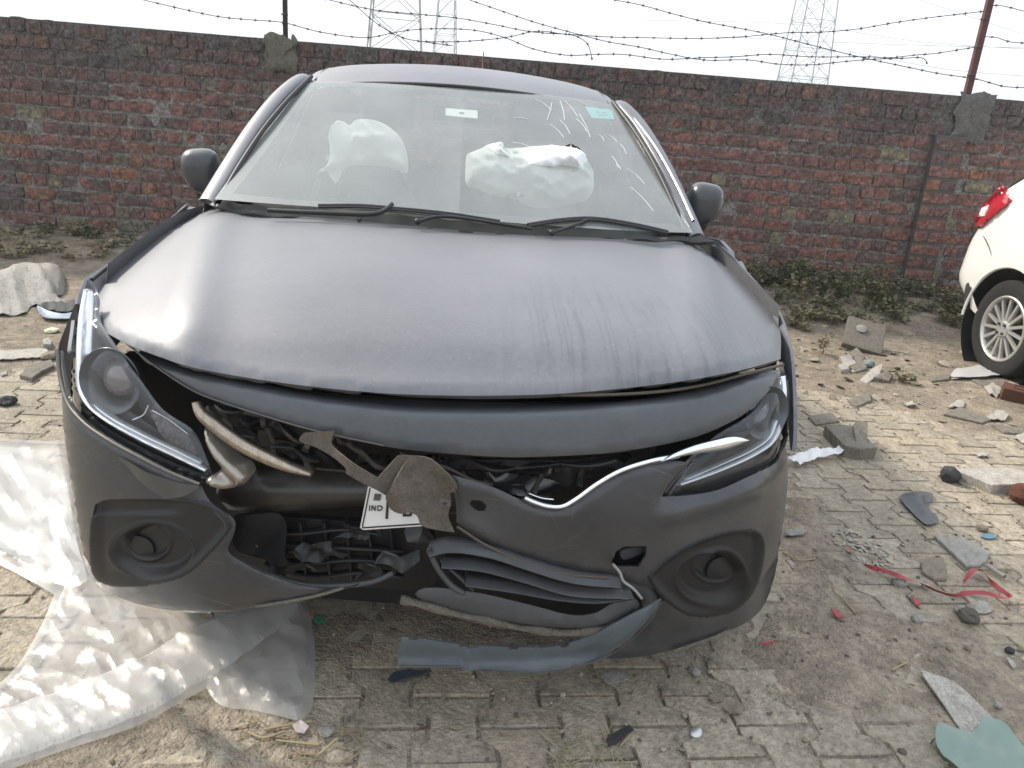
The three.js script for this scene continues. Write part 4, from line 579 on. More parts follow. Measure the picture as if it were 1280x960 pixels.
// ---- lower grille pieces on the right
{
  const bars = [[[[536, 690], [560, 684], [610, 690], [660, 706], [715, 722], [775, 728]], 9], [[[552, 704], [600, 708], [655, 722], [710, 738], [780, 742]], 7], [[[582, 727], [640, 735], [700, 745], [745, 748], [790, 742]], 5]];
  const g = pan('lower_grille', M.grey, [[519, 746], [538, 737], [600, 744], [660, 758], [712, 770], [745, 768], [768, 756], [790, 748], [800, 762], [770, 776], [735, 784], [690, 784], [640, 778], [580, 768], [540, 758]], FR(-0.01), { s: 6, t: 0.006, bevel: [4, 0.006], disp: (x, y) => 0.006 * sstep(760, 780, y) }, car, 'loose lower grille hanging below the bumper');
  for (const [p, w] of bars) rib('grille_bar', M.grey, p, w, FR(-0.004), { t: 0.03, bulge: 0.0015, n: 10, disp: (u, v) => -0.012 * v }, g);
  rib('grille_end_post', M.grey, [[536, 688], [548, 712], [566, 734], [580, 742]], 7, FR(-0.008), { s: 5, t: 0.012, bevel: [5, 0.004] }, g);
  rib('grille_end_post', M.grey, [[550, 700], [572, 720], [592, 738]], 4, FR(0.002), { s: 5, t: 0.01 }, g);
  pan('grille_backing', M.black, [[545, 695], [700, 728], [800, 738], [800, 760], [740, 768], [640, 755], [570, 738]], FR(0.05), { s: 14, t: 0.004 }, g);
  rib('broken_edge', M.dirty, [[500, 751], [518, 755], [560, 766], [610, 777], [660, 787], [705, 792], [745, 789], [775, 781], [798, 768]], (u) => 6 + 2.5 * Math.sin(u * 37), FR(-0.014), { s: 4, t: 0.01, disp: (x, y) => 0.006 * (ridge(x / 9, y / 9, 3) - 0.5) }, g);
  pan('side_duct', M.grey, [[770, 728], [800, 722], [816, 735], [822, 752], [806, 762], [800, 745], [785, 738]], FR(0.01), { s: 5, t: 0.01, bevel: [5, 0.005] }, g);
}
// ---- bumper lip hanging off
{
  const l = pan('bumper_lip', M.lip, [[503, 798, K], [530, 801], [560, 806], [600, 810], [650, 811.5], [692, 811], [735, 799], [770, 781], [800, 765], [828, 751, K], [812, 776], [786, 802], [755, 822], [715, 834], [660, 839], [590, 834], [545, 833], [499, 833, K], [497, 815]], FR(-0.028), { s: 5, t: 0.004, bevel: [4, 0.004], disp: (x, y) => 0.01 * sstep(815, 838, y) + 0.008 * Math.exp(-(((x - 588) / 8) ** 2)) }, car, 'loose lower bumper lip hanging by one end near the ground');
  for (const [x, y] of [[516, 797], [580, 805], [642, 809], [706, 806]]) pan('clip_tab', M.steel, [[x - 5, y + 3], [x - 5, y - 3], [x + 4, y - 4], [x + 6, y + 3]], FR(-0.026), { s: 3, t: 0.003, smooth: false }, l);
  path([[499, 833], [545, 833], [590, 834], [660, 839], [715, 834], [755, 822], [786, 802], [812, 776], [828, 751]], FR(-0.034), 0.0022, M.steel, 'lip_edge', l);
}
// ---- fenders, sides, roof
const CB = (x, y, zb) => V(x, y, -zb);
const beltY = stab([[0.5, 0.86], [1.1, 0.955], [1.8, 0.97], [2.6, 1.0], [3.3, 1.04], [3.9, 1.05]]);
const sideX = (y, zb) => { const t = clamp((y - 0.2) / 0.8, 0, 1), nose = 0.885 - 0.885 * 0 - 0.30 * Math.pow(clamp((0.62 - zb) / 0.62, 0, 1), 2.2), tail = -0.14 * Math.pow(clamp((zb - 3.3) / 0.7, 0, 1), 2); return nose + tail - 0.055 * Math.pow(clamp((0.45 - y) / 0.3, 0, 1), 2) - 0.07 * Math.pow(clamp((y - 0.6) / 0.42, 0, 1), 1.7) + 0.012 * Math.exp(-(((y - 0.80) / 0.03) ** 2)) * sstep(0.7, 1.2, zb); };
const archY = (zb) => { let y = 0.2; for (const c of [0.82, 3.34]) { const d = Math.abs(zb - c); if (d < 0.345) y = Math.max(y, 0.29 + Math.sqrt(0.345 ** 2 - d * d)); } return y; };
for (const s of [-1, 1]) {
  const sec = (name, z0, z1, nz, y1 = null) => part(name, gridG(nz, 16, (u, v) => { const zb = mixn(z0, z1, u), yb = archY(zb), yt = y1 ? Math.min(y1(zb), beltY(zb)) : beltY(zb), y = mixn(yb, yt, v); const e = 0.012 * (Math.pow(Math.abs(2 * u - 1), 40)); return CB(s * (sideX(y, zb) - e), y, zb); }), name === 'fender' ? M.dustyPaint : M.paint, car);
  sec('fender', 0.62, 1.32, 26, (zb) => Math.min(beltY(zb), Hf(0.79, Math.min(1.15, zb)) + 0.015));
  const d1 = sec('door', 1.325, 2.32, 20), d2 = sec('door', 2.325, 3.2, 26); sec('rear_quarter', 3.205, 3.93, 24);
  for (const [d, z] of [[d1, 2.2], [d2, 3.05]]) part('door_handle', tubeG([CB(s * 0.86, 0.87, z - 0.2), CB(s * 0.885, 0.875, z - 0.15), CB(s * 0.885, 0.88, z - 0.05), CB(s * 0.86, 0.88, z)], 0.012), M.paint, d);
  part('sill', box(0.06, 0.09, 1.85, s * 0.80, 0.2, -2.08, 0.015), M.black, car);
  for (const c of [0.82, 3.34]) part('wheel_arch_liner', new THREE.CylinderGeometry(0.355, 0.355, 0.2, 24, 1, true).rotateZ(Math.PI / 2).translate(s * 0.68, 0.355, -c), M.black, car);
}
// roof: front edge follows the top of the windscreen
const roofHW = stab([[1.86, 0.625], [2.2, 0.635], [2.8, 0.63], [3.5, 0.575], [3.75, 0.55]]);
const roofY = stab([[1.80, 1.365], [1.9, 1.40], [2.05, 1.44], [2.35, 1.482], [2.7, 1.49], [3.2, 1.463], [3.7, 1.40]]);
part('roof', gridG(30, 30, (u, v) => { const x01 = u * 2 - 1, zb0 = 1.86 + (3.72 - 1.86) * v, x = x01 * roofHW(zb0), zb = zb0 + (1 - v) * (0.235 * x * x), y = roofY(zb0) - 0.042 * (x / 0.6) ** 2 - 0.014 * Math.pow(Math.abs(x01), 10); return CB(x, y, zb); }, (p) => [(p.x + 1) / 2, -p.z / 4]), M.hood, car);
part('roof_front_edge', tubeG(Array.from({ length: 13 }, (_, i) => { const x = (i / 6 - 1) * 0.61; return CB(x, roofY(1.86) - 0.05 * (x / 0.6) ** 2 - (Math.abs(i - 6) === 6 ? 0.02 : 0) - 0.008, 1.85 + 0.235 * x * x); }), 0.007), M.black, car);
for (const s of [-1, 1]) part('roof_channel', tubeG([1.95, 2.3, 2.8, 3.3, 3.6].map((z) => { const x = roofHW(z) * 0.94; return CB(s * x, roofY(z) - 0.05 * (x / 0.6) ** 2 - 0.002, z + (3.72 - z) / 1.86 * 0.235 * x * x * 0.9); }), 0.005), M.black, car);
// pillars, windows, tail
const pilB = (s) => CB(s * 0.765, 0.955, 1.14), pilT = (s) => CB(s * 0.63, 1.362, 1.94);
for (const s of [-1, 1]) {
  const P = [[0, 0], [0.2, 0.012], [0.5, 0.024], [0.8, 0.02], [1, 0]].map(([t, bw]) => pilB(s).lerp(pilT(s), t).add(V(s * bw * 0.6, bw, 0))), tail = [2.2, 2.8, 3.4, 3.72].map((z) => CB(s * (roofHW(z) + 0.012), roofY(z) - 0.115, z));
  const c = new THREE.CatmullRomCurve3([...P, ...tail]);
  part('a_pillar', gridG(60, 8, (u, v) => { const p = c.getPoint(u), a = (v - 0.15) * Math.PI * 1.1, w = mixn(0.034, 0.034, u); return p.add(V(s * -Math.cos(a) * w * 0.9, Math.sin(a) * w * 0.55, Math.cos(a) * w * 0.45)); }, (p) => [p.x * 3, p.z]), M.hood, car);
  part('windscreen_molding', tubeG([0.0, 0.25, 0.5, 0.75, 1].map((t) => pilB(s).lerp(pilT(s), t).add(V(s * (-0.042 + 0.012 * Math.sin(t * 3.14)), 0.012 + 0.02 * Math.sin(t * 3.14), 0.018))), 0.008), M.black, car);
  if (s > 0) part('pillar_bright_strip', tubeG([0.05, 0.25, 0.5, 0.72, 0.9].map((t) => pilB(s).lerp(pilT(s), t).add(V(s * (-0.012 + 0.012 * Math.sin(t * 3.14)), 0.030 - 0.022 * t * t + 0.022 * Math.sin(t * 3.14), 0.022 - 0.012 * t))), 0.005, 12, 10), M.chrome, car, 'bright strip along the right windscreen pillar');
  const top = (z) => { const t = clamp((z - 1.14) / 0.81, 0, 1); return z < 1.95 ? pilB(s).lerp(pilT(s), t).y - 0.01 : roofY(z) - 0.125; }, topX = (z) => z < 1.95 ? mixn(0.765, 0.605, clamp((z - 1.14) / 0.81, 0, 1)) : roofHW(z) + 0.005;
  const win = (name, z0, z1, m, tin = 0) => part(name, gridG(16, 6, (u, v) => { const z = mixn(z0, z1, u), yb = beltY(z) + 0.003, yt = Math.max(yb + 0.002, top(z)), xb = sideX(beltY(z), z) - 0.012; return CB(s * (mixn(xb, topX(z), v) - tin), mixn(yb, yt, v), z); }), m, car);
  const gl = phys([0.35, 0.38, 0.38], 0.05, { transmission: 0.85, thickness: 0 }); win('side_window', 1.30, 2.27, gl); win('b_pillar', 2.27, 2.36, M.blackGloss, -0.004); win('side_window', 2.36, 3.15, gl); win('c_pillar', 3.15, 3.74, M.paint, -0.004);
}
const tail = (name, y0, y1, k, m) => part(name, gridG(16, 20, (u, v) => { const x01 = (u * 2 - 1) * k, y = mixn(y0, y1, v), zb = 3.96 - 0.24 * Math.pow(clamp((y - 0.95) / 0.43, 0, 1), 1.2) - 0.05 * x01 * x01, x = x01 * mixn(0.80, 0.565, Math.pow(clamp((y - 0.7) / 0.68, 0, 1), 1.5)); return CB(x, y, zb); }), m, car);
tail('tailgate', 0.3, 0.99, 1, M.paint); tail('rear_window', 0.99, 1.37, 0.97, phys([0.5, 0.53, 0.52], 0.05, { transmission: 0.85, thickness: 0 }));
part('floor_pan', box(1.5, 0.03, 3.3, 0, 0.2, -2.2), M.black, car);
part('firewall', box(1.5, 0.62, 0.03, 0, 0.52, -1.08), M.black, car);
part('aerial', merge([rod(CB(0.09, 1.47, 2.9), CB(0.09, 1.60, 3.0), 0.005, 0.003)]), M.black, car);
// left and right fender tops beside the hood
const fenL = hit(planeThrough(hit(Gs.hood())(139, 343), hit(Gs.hood())(239, 259), FR(0.03, 0.905)(96, 436))), fenR = hit(planeThrough(hit(Gs.hood())(952, 375), hit(Gs.hood())(895, 303), FR(0.02)(986, 556)));
pan('fender_top', M.hood, [[236, 253, K], [205, 279], [170, 304], [140, 326], [108, 346, K], [99, 372], [94, 410], [91, 436], [99, 432], [104, 386], [116, 398], [125, 400], [127, 371], [143, 342], [172, 314], [207, 287], [242, 259, K]], fenL, { s: 7, t: 0.01, uv: HUV, bevel: [4, 0.004] });
pan('fender_top', M.hood, [[892, 301, K], [912, 318], [934, 342], [958, 372], [970, 388], [979, 410], [986, 440], [989, 480], [990, 540], [986, 562], [981, 500], [977, 462], [970, 446], [969, 420], [962, 396], [946, 376], [924, 352], [904, 324]], fenR, { s: 7, t: 0.01, uv: HUV, bevel: [4, 0.004] });
// gap and torn inner fender on the left
path([[233, 258], [202, 284], [162, 313], [130, 337], [114, 350]], fenL, 0.005, M.black, 'fender_gap');
pan('torn_fender_liner', M.black, [[72, 440], [86, 400], [96, 380], [97, 430], [90, 455], [87, 500], [80, 480]], FR(0.10, 0.93), { s: 8, t: 0.006 });
// ---- cowl, windscreen, wipers
pan('cowl', M.black, [[248, 250, K], [272, 246], [310, 256], [400, 262], [520, 270], [620, 280], [740, 284], [840, 290], [868, 289, K], [893, 303, K], [780, 299], [610, 293], [430, 277], [300, 266]], cap(hit(Gs.h(0.945)), 1.25), { s: 10, t: 0.01, disp: (x, y) => 0.003 * Math.sin(x / 7) });
const glassMat = phys([0.74, 0.77, 0.73], 0.05, { transmission: 0.74, thickness: 0, ior: 1.5 });
{
  const gdust = dataTex(512, (u, v) => { const d = fbm(u * 7, v * 7, 5, 4) * 0.8 + fbm(u * 60, v * 60, 6, 2) * 0.2; const k = 0.84 + 0.14 * (0.5 - d); return [k, k, k]; }, false);
  glassMat.transmissionMap = gdust; glassMat.transmission = 0.92;
  const WS = [[268, 249, K], [300, 205], [335, 158], [362, 120], [385, 103, K], [450, 103], [540, 108], [640, 115], [720, 123], [768, 131, K], [795, 165], [820, 205], [845, 248], [866, 291, K], [800, 289], [700, 283], [600, 275], [480, 264], [360, 256]];
  const inner = [[290, 243], [320, 206], [352, 158], [372, 128], [388, 113], [450, 110], [540, 114], [640, 121], [720, 129], [762, 138], [788, 172], [812, 212], [830, 250], [842, 278], [780, 275], [700, 272], [600, 266], [480, 256], [360, 248]];
  const w = pan('windscreen', glassMat, WS, hit(Gs.glass()), { s: 16, t: 0, uv: (p) => [p.x, p.y * 1.6] });
  // black ceramic band round the edge
  const band = (a, b, n) => { const P = []; for (let i = 0; i < n; i++) P.push(a[i]); for (let i = n - 1; i >= 0; i--) P.push(b[i]); return P; };
  pan('ceramic_band', M.black, [...[[268, 249], [300, 205], [335, 158], [362, 120], [385, 103]], ...[[390, 112], [374, 128], [352, 160], [318, 208], [291, 242]]], hit(Gs.glass(-0.006)), { s: 8, t: 0, smooth: false }, w);
  pan('ceramic_band', M.black, [[385, 103], [450, 103], [540, 108], [640, 115], [720, 123], [768, 131], [763, 137], [720, 128], [640, 120], [540, 113], [450, 108], [390, 109]], hit(Gs.glass(-0.006)), { s: 8, t: 0, smooth: false }, w);
  pan('ceramic_band', M.black, [[268, 249], [291, 242], [360, 249], [480, 257], [600, 267], [700, 274], [780, 277], [842, 280], [866, 291], [800, 289], [700, 284], [600, 276], [480, 265], [360, 257]], hit(Gs.glass(-0.006)), { s: 8, t: 0, smooth: false }, w);
  pan('toll_sticker', std([0.13, 0.55, 0.57], 0.6), [[731, 133, K], [741, 134, K], [765, 138, K], [768, 149, K], [740, 147, K]], hit(Gs.glass(-0.008)), { s: 5, t: 0.001, smooth: false }, w);
  for (const [x, y, u] of [[745, 140, 5], [753, 141, 6], [748, 144, 12]]) pan('sticker_print', std([0.05, 0.2, 0.22], 0.6), [[x, y - 1], [x + u, y - 0.3], [x + u, y + 1], [x, y + 0.3]], hit(Gs.glass(-0.0065)), { s: 3, t: 0.0005, smooth: false }, w);
  pan('sensor_box', M.black, [[570, 128], [585, 129], [586, 136], [571, 135]], hit(Gs.glass(-0.02)), { s: 5, t: 0.01 }, w);
  pan('tag_sticker', std([0.7, 0.74, 0.73], 0.6), [[557, 135, K], [597, 138, K], [597, 148, K], [557, 144, K]], hit(Gs.glass(-0.012)), { s: 5, t: 0.002, smooth: false }, w);
  pan('tag_sticker_print', M.ink, [[574, 140], [580, 140.5], [580, 142.5], [574, 142]], hit(Gs.glass(-0.0095)), { s: 3, t: 0.0005, smooth: false }, w);
  // scratches and cracks on the right of the glass
  const sc = []; const sm = std([0.62, 0.66, 0.65], 0.7);
  for (const [a, b, c, d] of [[640, 148, 660, 149], [668, 123, 690, 138], [687, 155, 705, 172], [700, 150, 713, 168], [720, 148, 734, 165], [724, 142, 738, 172], [758, 168, 772, 178], [775, 180, 783, 193], [765, 195, 773, 210], [789, 234, 817, 264], [783, 210, 806, 230], [700, 126, 706, 150], [706, 126, 722, 146], [690, 128, 684, 150], [712, 124, 734, 132], [640, 178, 664, 184], [748, 168, 755, 176], [770, 205, 776, 212]]) sc.push(tubeG([[a, b], [(a + c) / 2 + 1, (b + d) / 2 - 1], [c, d]].map((q) => hit(Gs.glass(0.002))(q[0], q[1])), 0.0012, 4, 4));
  const s1 = part('scratches', merge(sc), sm, w); s1.userData.kind = 'stuff';
}
{
  const S = cap(hit(Gs.glass(0.02)), 1.3), wiper = (arm, blade, lbl) => { const g = new THREE.Group(); g.name = 'wiper'; g.userData.label = lbl; car.add(g);
    part('wiper_arm', tubeG(arm.map((p) => S(p[0], p[1])), 0.005, 6, 6), M.black, g); part('wiper_blade', merge([tubeG(blade.map((p) => S(p[0], p[1])), 0.006, 6, 6), tubeG(blade.map((p) => S(p[0], p[1] + 2)), 0.004, 6, 6)]), M.black, g); part('pivot_cap', new THREE.SphereGeometry(0.010, 12, 8).translate(...S(arm[0][0], arm[0][1]).toArray()), M.black, g); };
  wiper([[522, 277], [545, 271], [565, 271], [620, 279], [665, 286]], [[398, 257], [450, 257], [500, 261], [560, 267], [625, 277]], 'wiper lying across the foot of the windscreen before the steering wheel');
  wiper([[690, 291], [720, 281], [738, 274], [760, 274]], [[660, 281], [700, 275], [740, 273], [790, 280], [835, 290]], 'wiper lying before the passenger side');
  path([[335, 263], [400, 266], [470, 267], [482, 262], [490, 255]], cap(hit(Gs.glass(0.03)), 1.25), 0.007, M.black, 'cowl_rail');
  for (const [x, y] of [[449, 273], [687, 288]]) part('washer_nozzle', new THREE.SphereGeometry(0.008, 10, 8).translate(...hit(Gs.hood(0.003))(x, y + 1).toArray()), M.steel, car);
}
// ---- door mirrors
for (const s of [-1, 1]) {
  const g = new THREE.Group(); g.name = 'door_mirror'; car.add(g);
  const c = s < 0 ? PL(1.50)(253, 217) : PL(1.50)(879, 258);
  g.position.copy(c); g.rotation.y = s * -0.15;
  const shell = (k) => { const q = new THREE.SphereGeometry(1, 36, 24), p = q.attributes.position; for (let i = 0; i < p.count; i++) { let x = p.getX(i), y = p.getY(i), z = p.getZ(i); const e = 0.62, sg = (v) => Math.sign(v) * Math.pow(Math.abs(v), e); x = sg(x); y = sg(y); z = Math.sign(z) * Math.pow(Math.abs(z), 0.85); const tp = 1 - 0.18 * s * x * (y > 0 ? 0.4 : 1.2) - 0.1 * (y < 0 ? -y : 0); p.setXYZ(i, x * 0.066 * k * (y < 0 ? 1 + y * 0.28 : 1) + s * 0.006 * y, y * 0.083 * k * tp, (z > 0 ? z * 0.07 : z * 0.045) * k); } q.computeVertexNormals(); return q; };
  part('mirror_cap', shell(1), M.paintMatt, g);
  part('mirror_glass', new THREE.CircleGeometry(0.06, 24).scale(0.95, 1.15, 1).rotateY(Math.PI).translate(0, 0, -0.048), M.chrome, g);
  part('mirror_base', shell(0.62).translate(-s * 0.012, -0.062, -0.006), M.black, g);
  part('mirror_arm', tubeG([[-s * 0.01, -0.07, -0.01], [-s * 0.05, -0.095, -0.01], [-s * 0.10, -0.11, -0.02]], 0.018), M.black, g);
  part('mirror_indicator', box(0.05, 0.008, 0.02, s * 0.03, -0.045, 0.048, 0.003), M.steel, g);
}
// ---- wheels
function wheelParts(g, R, W, spokes, rimMat) {
  part('tyre', new THREE.LatheGeometry([[R * 0.66, -W * 0.42], [R * 0.8, -W * 0.5], [R * 0.95, -W * 0.46], [R, -W * 0.36], [R * 1.004, 0], [R, W * 0.36], [R * 0.95, W * 0.46], [R * 0.8, W * 0.5], [R * 0.66, W * 0.42]].map((p) => new THREE.Vector2(...p)), 56).rotateZ(Math.PI / 2), M.rubber, g);
  const rim = part('rim', merge([new THREE.LatheGeometry([[R * 0.69, -W * 0.4], [R * 0.67, -W * 0.47], [R * 0.63, -W * 0.47], [R * 0.61, -W * 0.3], [R * 0.58, W * 0.42], [R * 0.67, W * 0.42]].map((p) => new THREE.Vector2(...p)), 48).rotateZ(Math.PI / 2)]), rimMat, g);
  const sg = new THREE.BoxGeometry(R * 0.055, R * 0.52, R * 0.06); for (let i = 0; i < spokes; i++) { const s = part('spoke', sg, rimMat, rim), a = i / spokes * 2 * Math.PI; s.position.set(W * 0.36, Math.cos(a) * R * 0.37, Math.sin(a) * R * 0.37); s.rotation.x = a; }
  part('hub', new THREE.CylinderGeometry(R * 0.15, R * 0.19, R * 0.1, 24).rotateZ(-Math.PI / 2).translate(W * 0.38, 0, 0), rimMat, rim);
  part('brake_drum', new THREE.CylinderGeometry(R * 0.56, R * 0.56, W * 0.2, 28).rotateZ(Math.PI / 2).translate(0, 0, 0), M.darkSteel, g);
  for (let i = 0; i < 4; i++) { const a = (i + 0.5) / 4 * 2 * Math.PI; part('wheel_bolt', new THREE.CylinderGeometry(R * 0.028, R * 0.028, R * 0.05, 8).rotateZ(Math.PI / 2).translate(W * 0.36 + R * 0.075, Math.cos(a) * R * 0.125, Math.sin(a) * R * 0.125), M.darkSteel, rim); }
}
for (const s of [-1, 1]) for (const z of [0.82, 3.34]) { const g = new THREE.Group(); g.name = 'wheel'; car.add(g); g.position.set(s * 0.735, 0.295, -z); g.rotation.y = s > 0 ? 0 : Math.PI; wheelParts(g, 0.295, 0.185, 9, M.alloy); }
// ---- interior
part('dashboard', gridG(40, 12, (u, v) => { const x = (u * 2 - 1) * 0.70, t = v; return CB(x, t < 0.75 ? 0.915 + 0.02 * Math.sin(t * 4) - 0.02 * (x > 0 ? 0.2 : 0) + (x < -0.1 && x > -0.62 ? 0.035 * Math.sin((x + 0.62) / 0.52 * 3.14) * t : 0) : 0.92 - (t - 0.75) * 1.4, t < 0.75 ? 1.12 + 0.235 * x * x + t * 0.6 : 1.57 + 0.235 * x * x * 0.3); }), M.trim, car);
{
  const g = new THREE.Group(); g.name = 'steering_wheel'; car.add(g); g.position.copy(CB(-0.36, 0.93, 1.74)); g.rotation.x = -0.42;
  part('steering_rim', new THREE.TorusGeometry(0.185, 0.016, 12, 40), M.black, g); part('steering_hub', new THREE.SphereGeometry(0.07, 16, 12).scale(1, 0.9, 0.4), M.black, g); for (const a of [0, Math.PI, -Math.PI / 2]) part('steering_spoke', rod([0, 0, 0], [Math.cos(a) * 0.18, Math.sin(a) * 0.18, 0], 0.016), M.black, g);
}
const seat = (x) => { const g = new THREE.Group(); g.name = 'front_seat'; car.add(g); g.position.copy(CB(x, 0.30, 2.35)); part('seat_cushion', box(0.5, 0.2, 0.52, 0, 0.1, 0.05, 0.06), M.seat, g); const b = part('seat_back', box(0.48, 0.62, 0.16, 0, 0.5, -0.26, 0.06), M.seat, g); b.rotation.x = -0.18; part('headrest', box(0.26, 0.18, 0.1, 0, 0.98, -0.33, 0.04), M.seat, g); };
seat(-0.36); seat(0.36);
part('rear_seat', merge([box(1.25, 0.55, 0.16, 0, 0.75, -3.15, 0.05), box(1.25, 0.2, 0.5, 0, 0.4, -2.95, 0.05)]), M.seat, car);
part('rear_view_mirror', merge([box(0.23, 0.07, 0.03, 0, 1.27, -1.86, 0.015), rod(CB(0, 1.30, 1.85), CB(0, 1.36, 1.86), 0.012)]), M.black, car);
// airbags, gathered and creased cloth
{
  const puff = (name, poly, zb, depth, lean, lbl) => { const S0 = PL(zb); part(name, panelG(poly, (x, y) => { const p = S0(x, y); p.z -= lean * (p.y - 0.95); return p; }, { eye: CEYE, s: 3.5, t: 0.05, disp: (x, y, e) => depth * Math.sqrt(clamp(e / 30, 0, 1)) + depth * 0.55 * (ridge((x + y * 0.8) / 44, (y - x * 0.5) / 26, 3, 2) - 0.5) * sstep(0, 8, e) + 0.014 * Math.pow(ridge((x - y) / 20, (x + y) / 60, 8, 1), 4) + 0.009 * Math.pow(ridge((x * 0.4 + y) / 18, x / 70, 18, 1), 4), tf: (x, y) => depth * 1.2, uv: (p) => [p.x * 2, p.y * 2] }), M.airbag, car, lbl); };
  puff('driver_airbag', [[398, 216], [408, 205], [409, 186], [406, 168], [413, 154], [424, 152], [432, 157], [442, 150], [460, 150], [480, 158], [497, 172], [507, 192], [508, 218], [490, 212], [470, 208], [445, 208], [425, 212]], 1.70, 0.06, 0.4, 'limp white driver airbag over the steering wheel');
  puff('passenger_airbag', [[582, 205], [584, 195], [592, 190], [604, 186], [612, 181], [629, 179], [634, 186], [660, 185], [682, 183], [710, 184], [731, 190], [738, 202], [744, 218], [743, 236], [737, 248], [728, 253], [700, 258], [672, 261], [655, 256], [645, 250], [620, 246], [598, 238], [583, 232]], 1.42, 0.09, 0.25, 'crumpled white passenger airbag on the dashboard');
}
// ------------------------------------------------------------------ white car parked by the wall
{
  const hub = onGround(1253, 411, 0.30);
  const wc = thing('white_car', 'white hatchback with multi spoke alloy wheel parked along the brick wall', 'car', [hub.x, 0, hub.z], -87 * Math.PI / 180);
  wc.updateMatrixWorld(true);
  const E2 = wc.worldToLocal(EYE.clone());
  const white = phys([0.80, 0.785, 0.74], 0.32, { clearcoat: 0.7, clearcoatRoughness: 0.1 });
  const Z0 = -0.76; // body centre line, flank at z = +0.04
  const xr = stab([[0.28, -0.40], [0.36, -0.52], [0.5, -0.66], [0.62, -0.66], [0.78, -0.63], [0.92, -0.56], [1.02, -0.51], [1.09, -0.45]]), xf = stab([[0.28, 3.0], [0.5, 3.12], [0.7, 3.05], [0.85, 2.9], [1.09, 2.2]]), hw = stab([[0.28, 0.75], [0.5, 0.80], [0.7, 0.805], [0.85, 0.80], [1.0, 0.79], [1.09, 0.765]]);
  const R0 = 0.24, arch = (x) => { let y = 0.28; for (const c of [0.01, 2.42]) { const d = Math.abs(x - c); if (d < 0.375) y = Math.max(y, 0.30 + Math.sqrt(0.375 ** 2 - d * d)); } return y; };
  const loop = (s, y) => { // point of the rounded rectangle at that height, s in 0..1 from the tail centre round the camera side
    const a = xr(y), b = xf(y), w = hw(y), r = R0, side = b - a - 2 * r, half = w - r, q = Math.PI / 2 * r, L = [half, q, side, q, half]; let d = s * L.reduce((p, c) => p + c, 0);
    if (d < L[0]) return [a, d]; d -= L[0]; if (d < q) { const t = d / r; return [a + r - r * Math.cos(t), half + r * Math.sin(t)]; } d -= q; if (d < side) return [a + r + d, w]; d -= side; if (d < q) { const t = d / r; return [b - r + r * Math.sin(t), half + r * Math.cos(t)]; } d -= q; return [b, half - d];
  };
  for (const sg of [1, -1]) part('body_side', gridG(170, 22, (u, v) => { const [x0, z0] = loop(u, 0.6), flank = z0 > hw(0.6) - 0.2, yb = flank ? arch(x0) : 0.28, y = mixn(yb, 1.09, v), [x, z] = loop(u, y); return V(flank ? mixn(x, x0, 0.9 * (1 - v) * (yb > 0.3 ? 1 : 0)) : x, y, Z0 + sg * z); }, (p) => [p.x, p.y]), white, wc);
  const G = (x, y, z) => { const a = xr(y), b = xf(y), cx = (a + b) / 2, hl = (b - a) / 2, w = hw(y), qx = Math.max(Math.abs(x - cx) - hl + R0, 0), qz = Math.max(Math.abs(z - Z0) - w + R0, 0); return Math.hypot(qx, qz) - R0; };
  const on = (off) => (px, py) => { const d = wc.worldToLocal(EYE.clone().add(ray(px, py))).sub(E2); let best = 4, bf = 9, pa = null; for (let t = 3; t < 8; t += 0.01) { const p = E2.clone().addScaledVector(d, t), g = G(p.x, p.y, p.z) - off; if (Math.abs(g) < bf) { bf = Math.abs(g); best = t; } if (g <= 0) { best = t; break; } } return E2.clone().addScaledVector(d, best); };
  const wp = (name, mat, poly, off, o = {}, parent = wc) => part(name, panelG(poly, on(off), { eye: E2, s: 4, t: 0.006, ...o }), mat, parent);
  const tl = wp('tail_light', phys([0.42, 0.02, 0.03], 0.12, { clearcoat: 1 }), [[1252, 236], [1257, 242], [1260, 250], [1243, 266], [1223, 282], [1217, 276], [1225, 262], [1238, 246]], 0.03, { s: 3, t: 0.03, bevel: [4, 0.005] });
  wp('reversing_light', phys([0.75, 0.74, 0.72], 0.15, { clearcoat: 1 }), [[1227, 260], [1236, 256], [1230, 270], [1222, 271]], 0.034, { t: 0.004, smooth: false }, tl);
  part('bumper_seam', tubeG([[1223, 283], [1230, 296], [1236, 308], [1241, 322]].map((p) => on(0.001)(...p)), 0.004, 6, 6), M.black, wc);
  wp('rear_reflector', M.grey, [[1207, 357], [1211, 355], [1213, 372], [1209, 387], [1205, 375]], 0.006);
  for (const c of [0.01, 2.42]) part('wheel_arch_liner', new THREE.CylinderGeometry(0.385, 0.385, 0.26, 30, 1, true).rotateX(Math.PI / 2).translate(c, 0.30, -0.11), M.black, wc);
  for (const c of [0.01, 2.42]) part('wheel_arch_lip', new THREE.TorusGeometry(0.377, 0.009, 8, 36, Math.PI).translate(c, 0.30, 0.034), white, wc);
  part('underside', box(3.2, 0.05, 1.3, 1.3, 0.28, Z0), M.black, wc);
  part('sill', box(1.6, 0.08, 0.06, 1.22, 0.26, 0.0, 0.01), M.black, wc);
  for (const [x, zz, rt] of [[0, -0.07, -Math.PI / 2], [2.42, -0.07, -Math.PI / 2], [0, Z0 * 2 + 0.07, Math.PI / 2], [2.42, Z0 * 2 + 0.07, Math.PI / 2]]) { const g = new THREE.Group(); g.name = 'wheel'; wc.add(g); g.position.set(x, 0.30, zz); g.rotation.y = rt; wheelParts(g, 0.30, 0.165, 15, std([0.62, 0.61, 0.58], 0.35, { metalness: 0.6 })); }
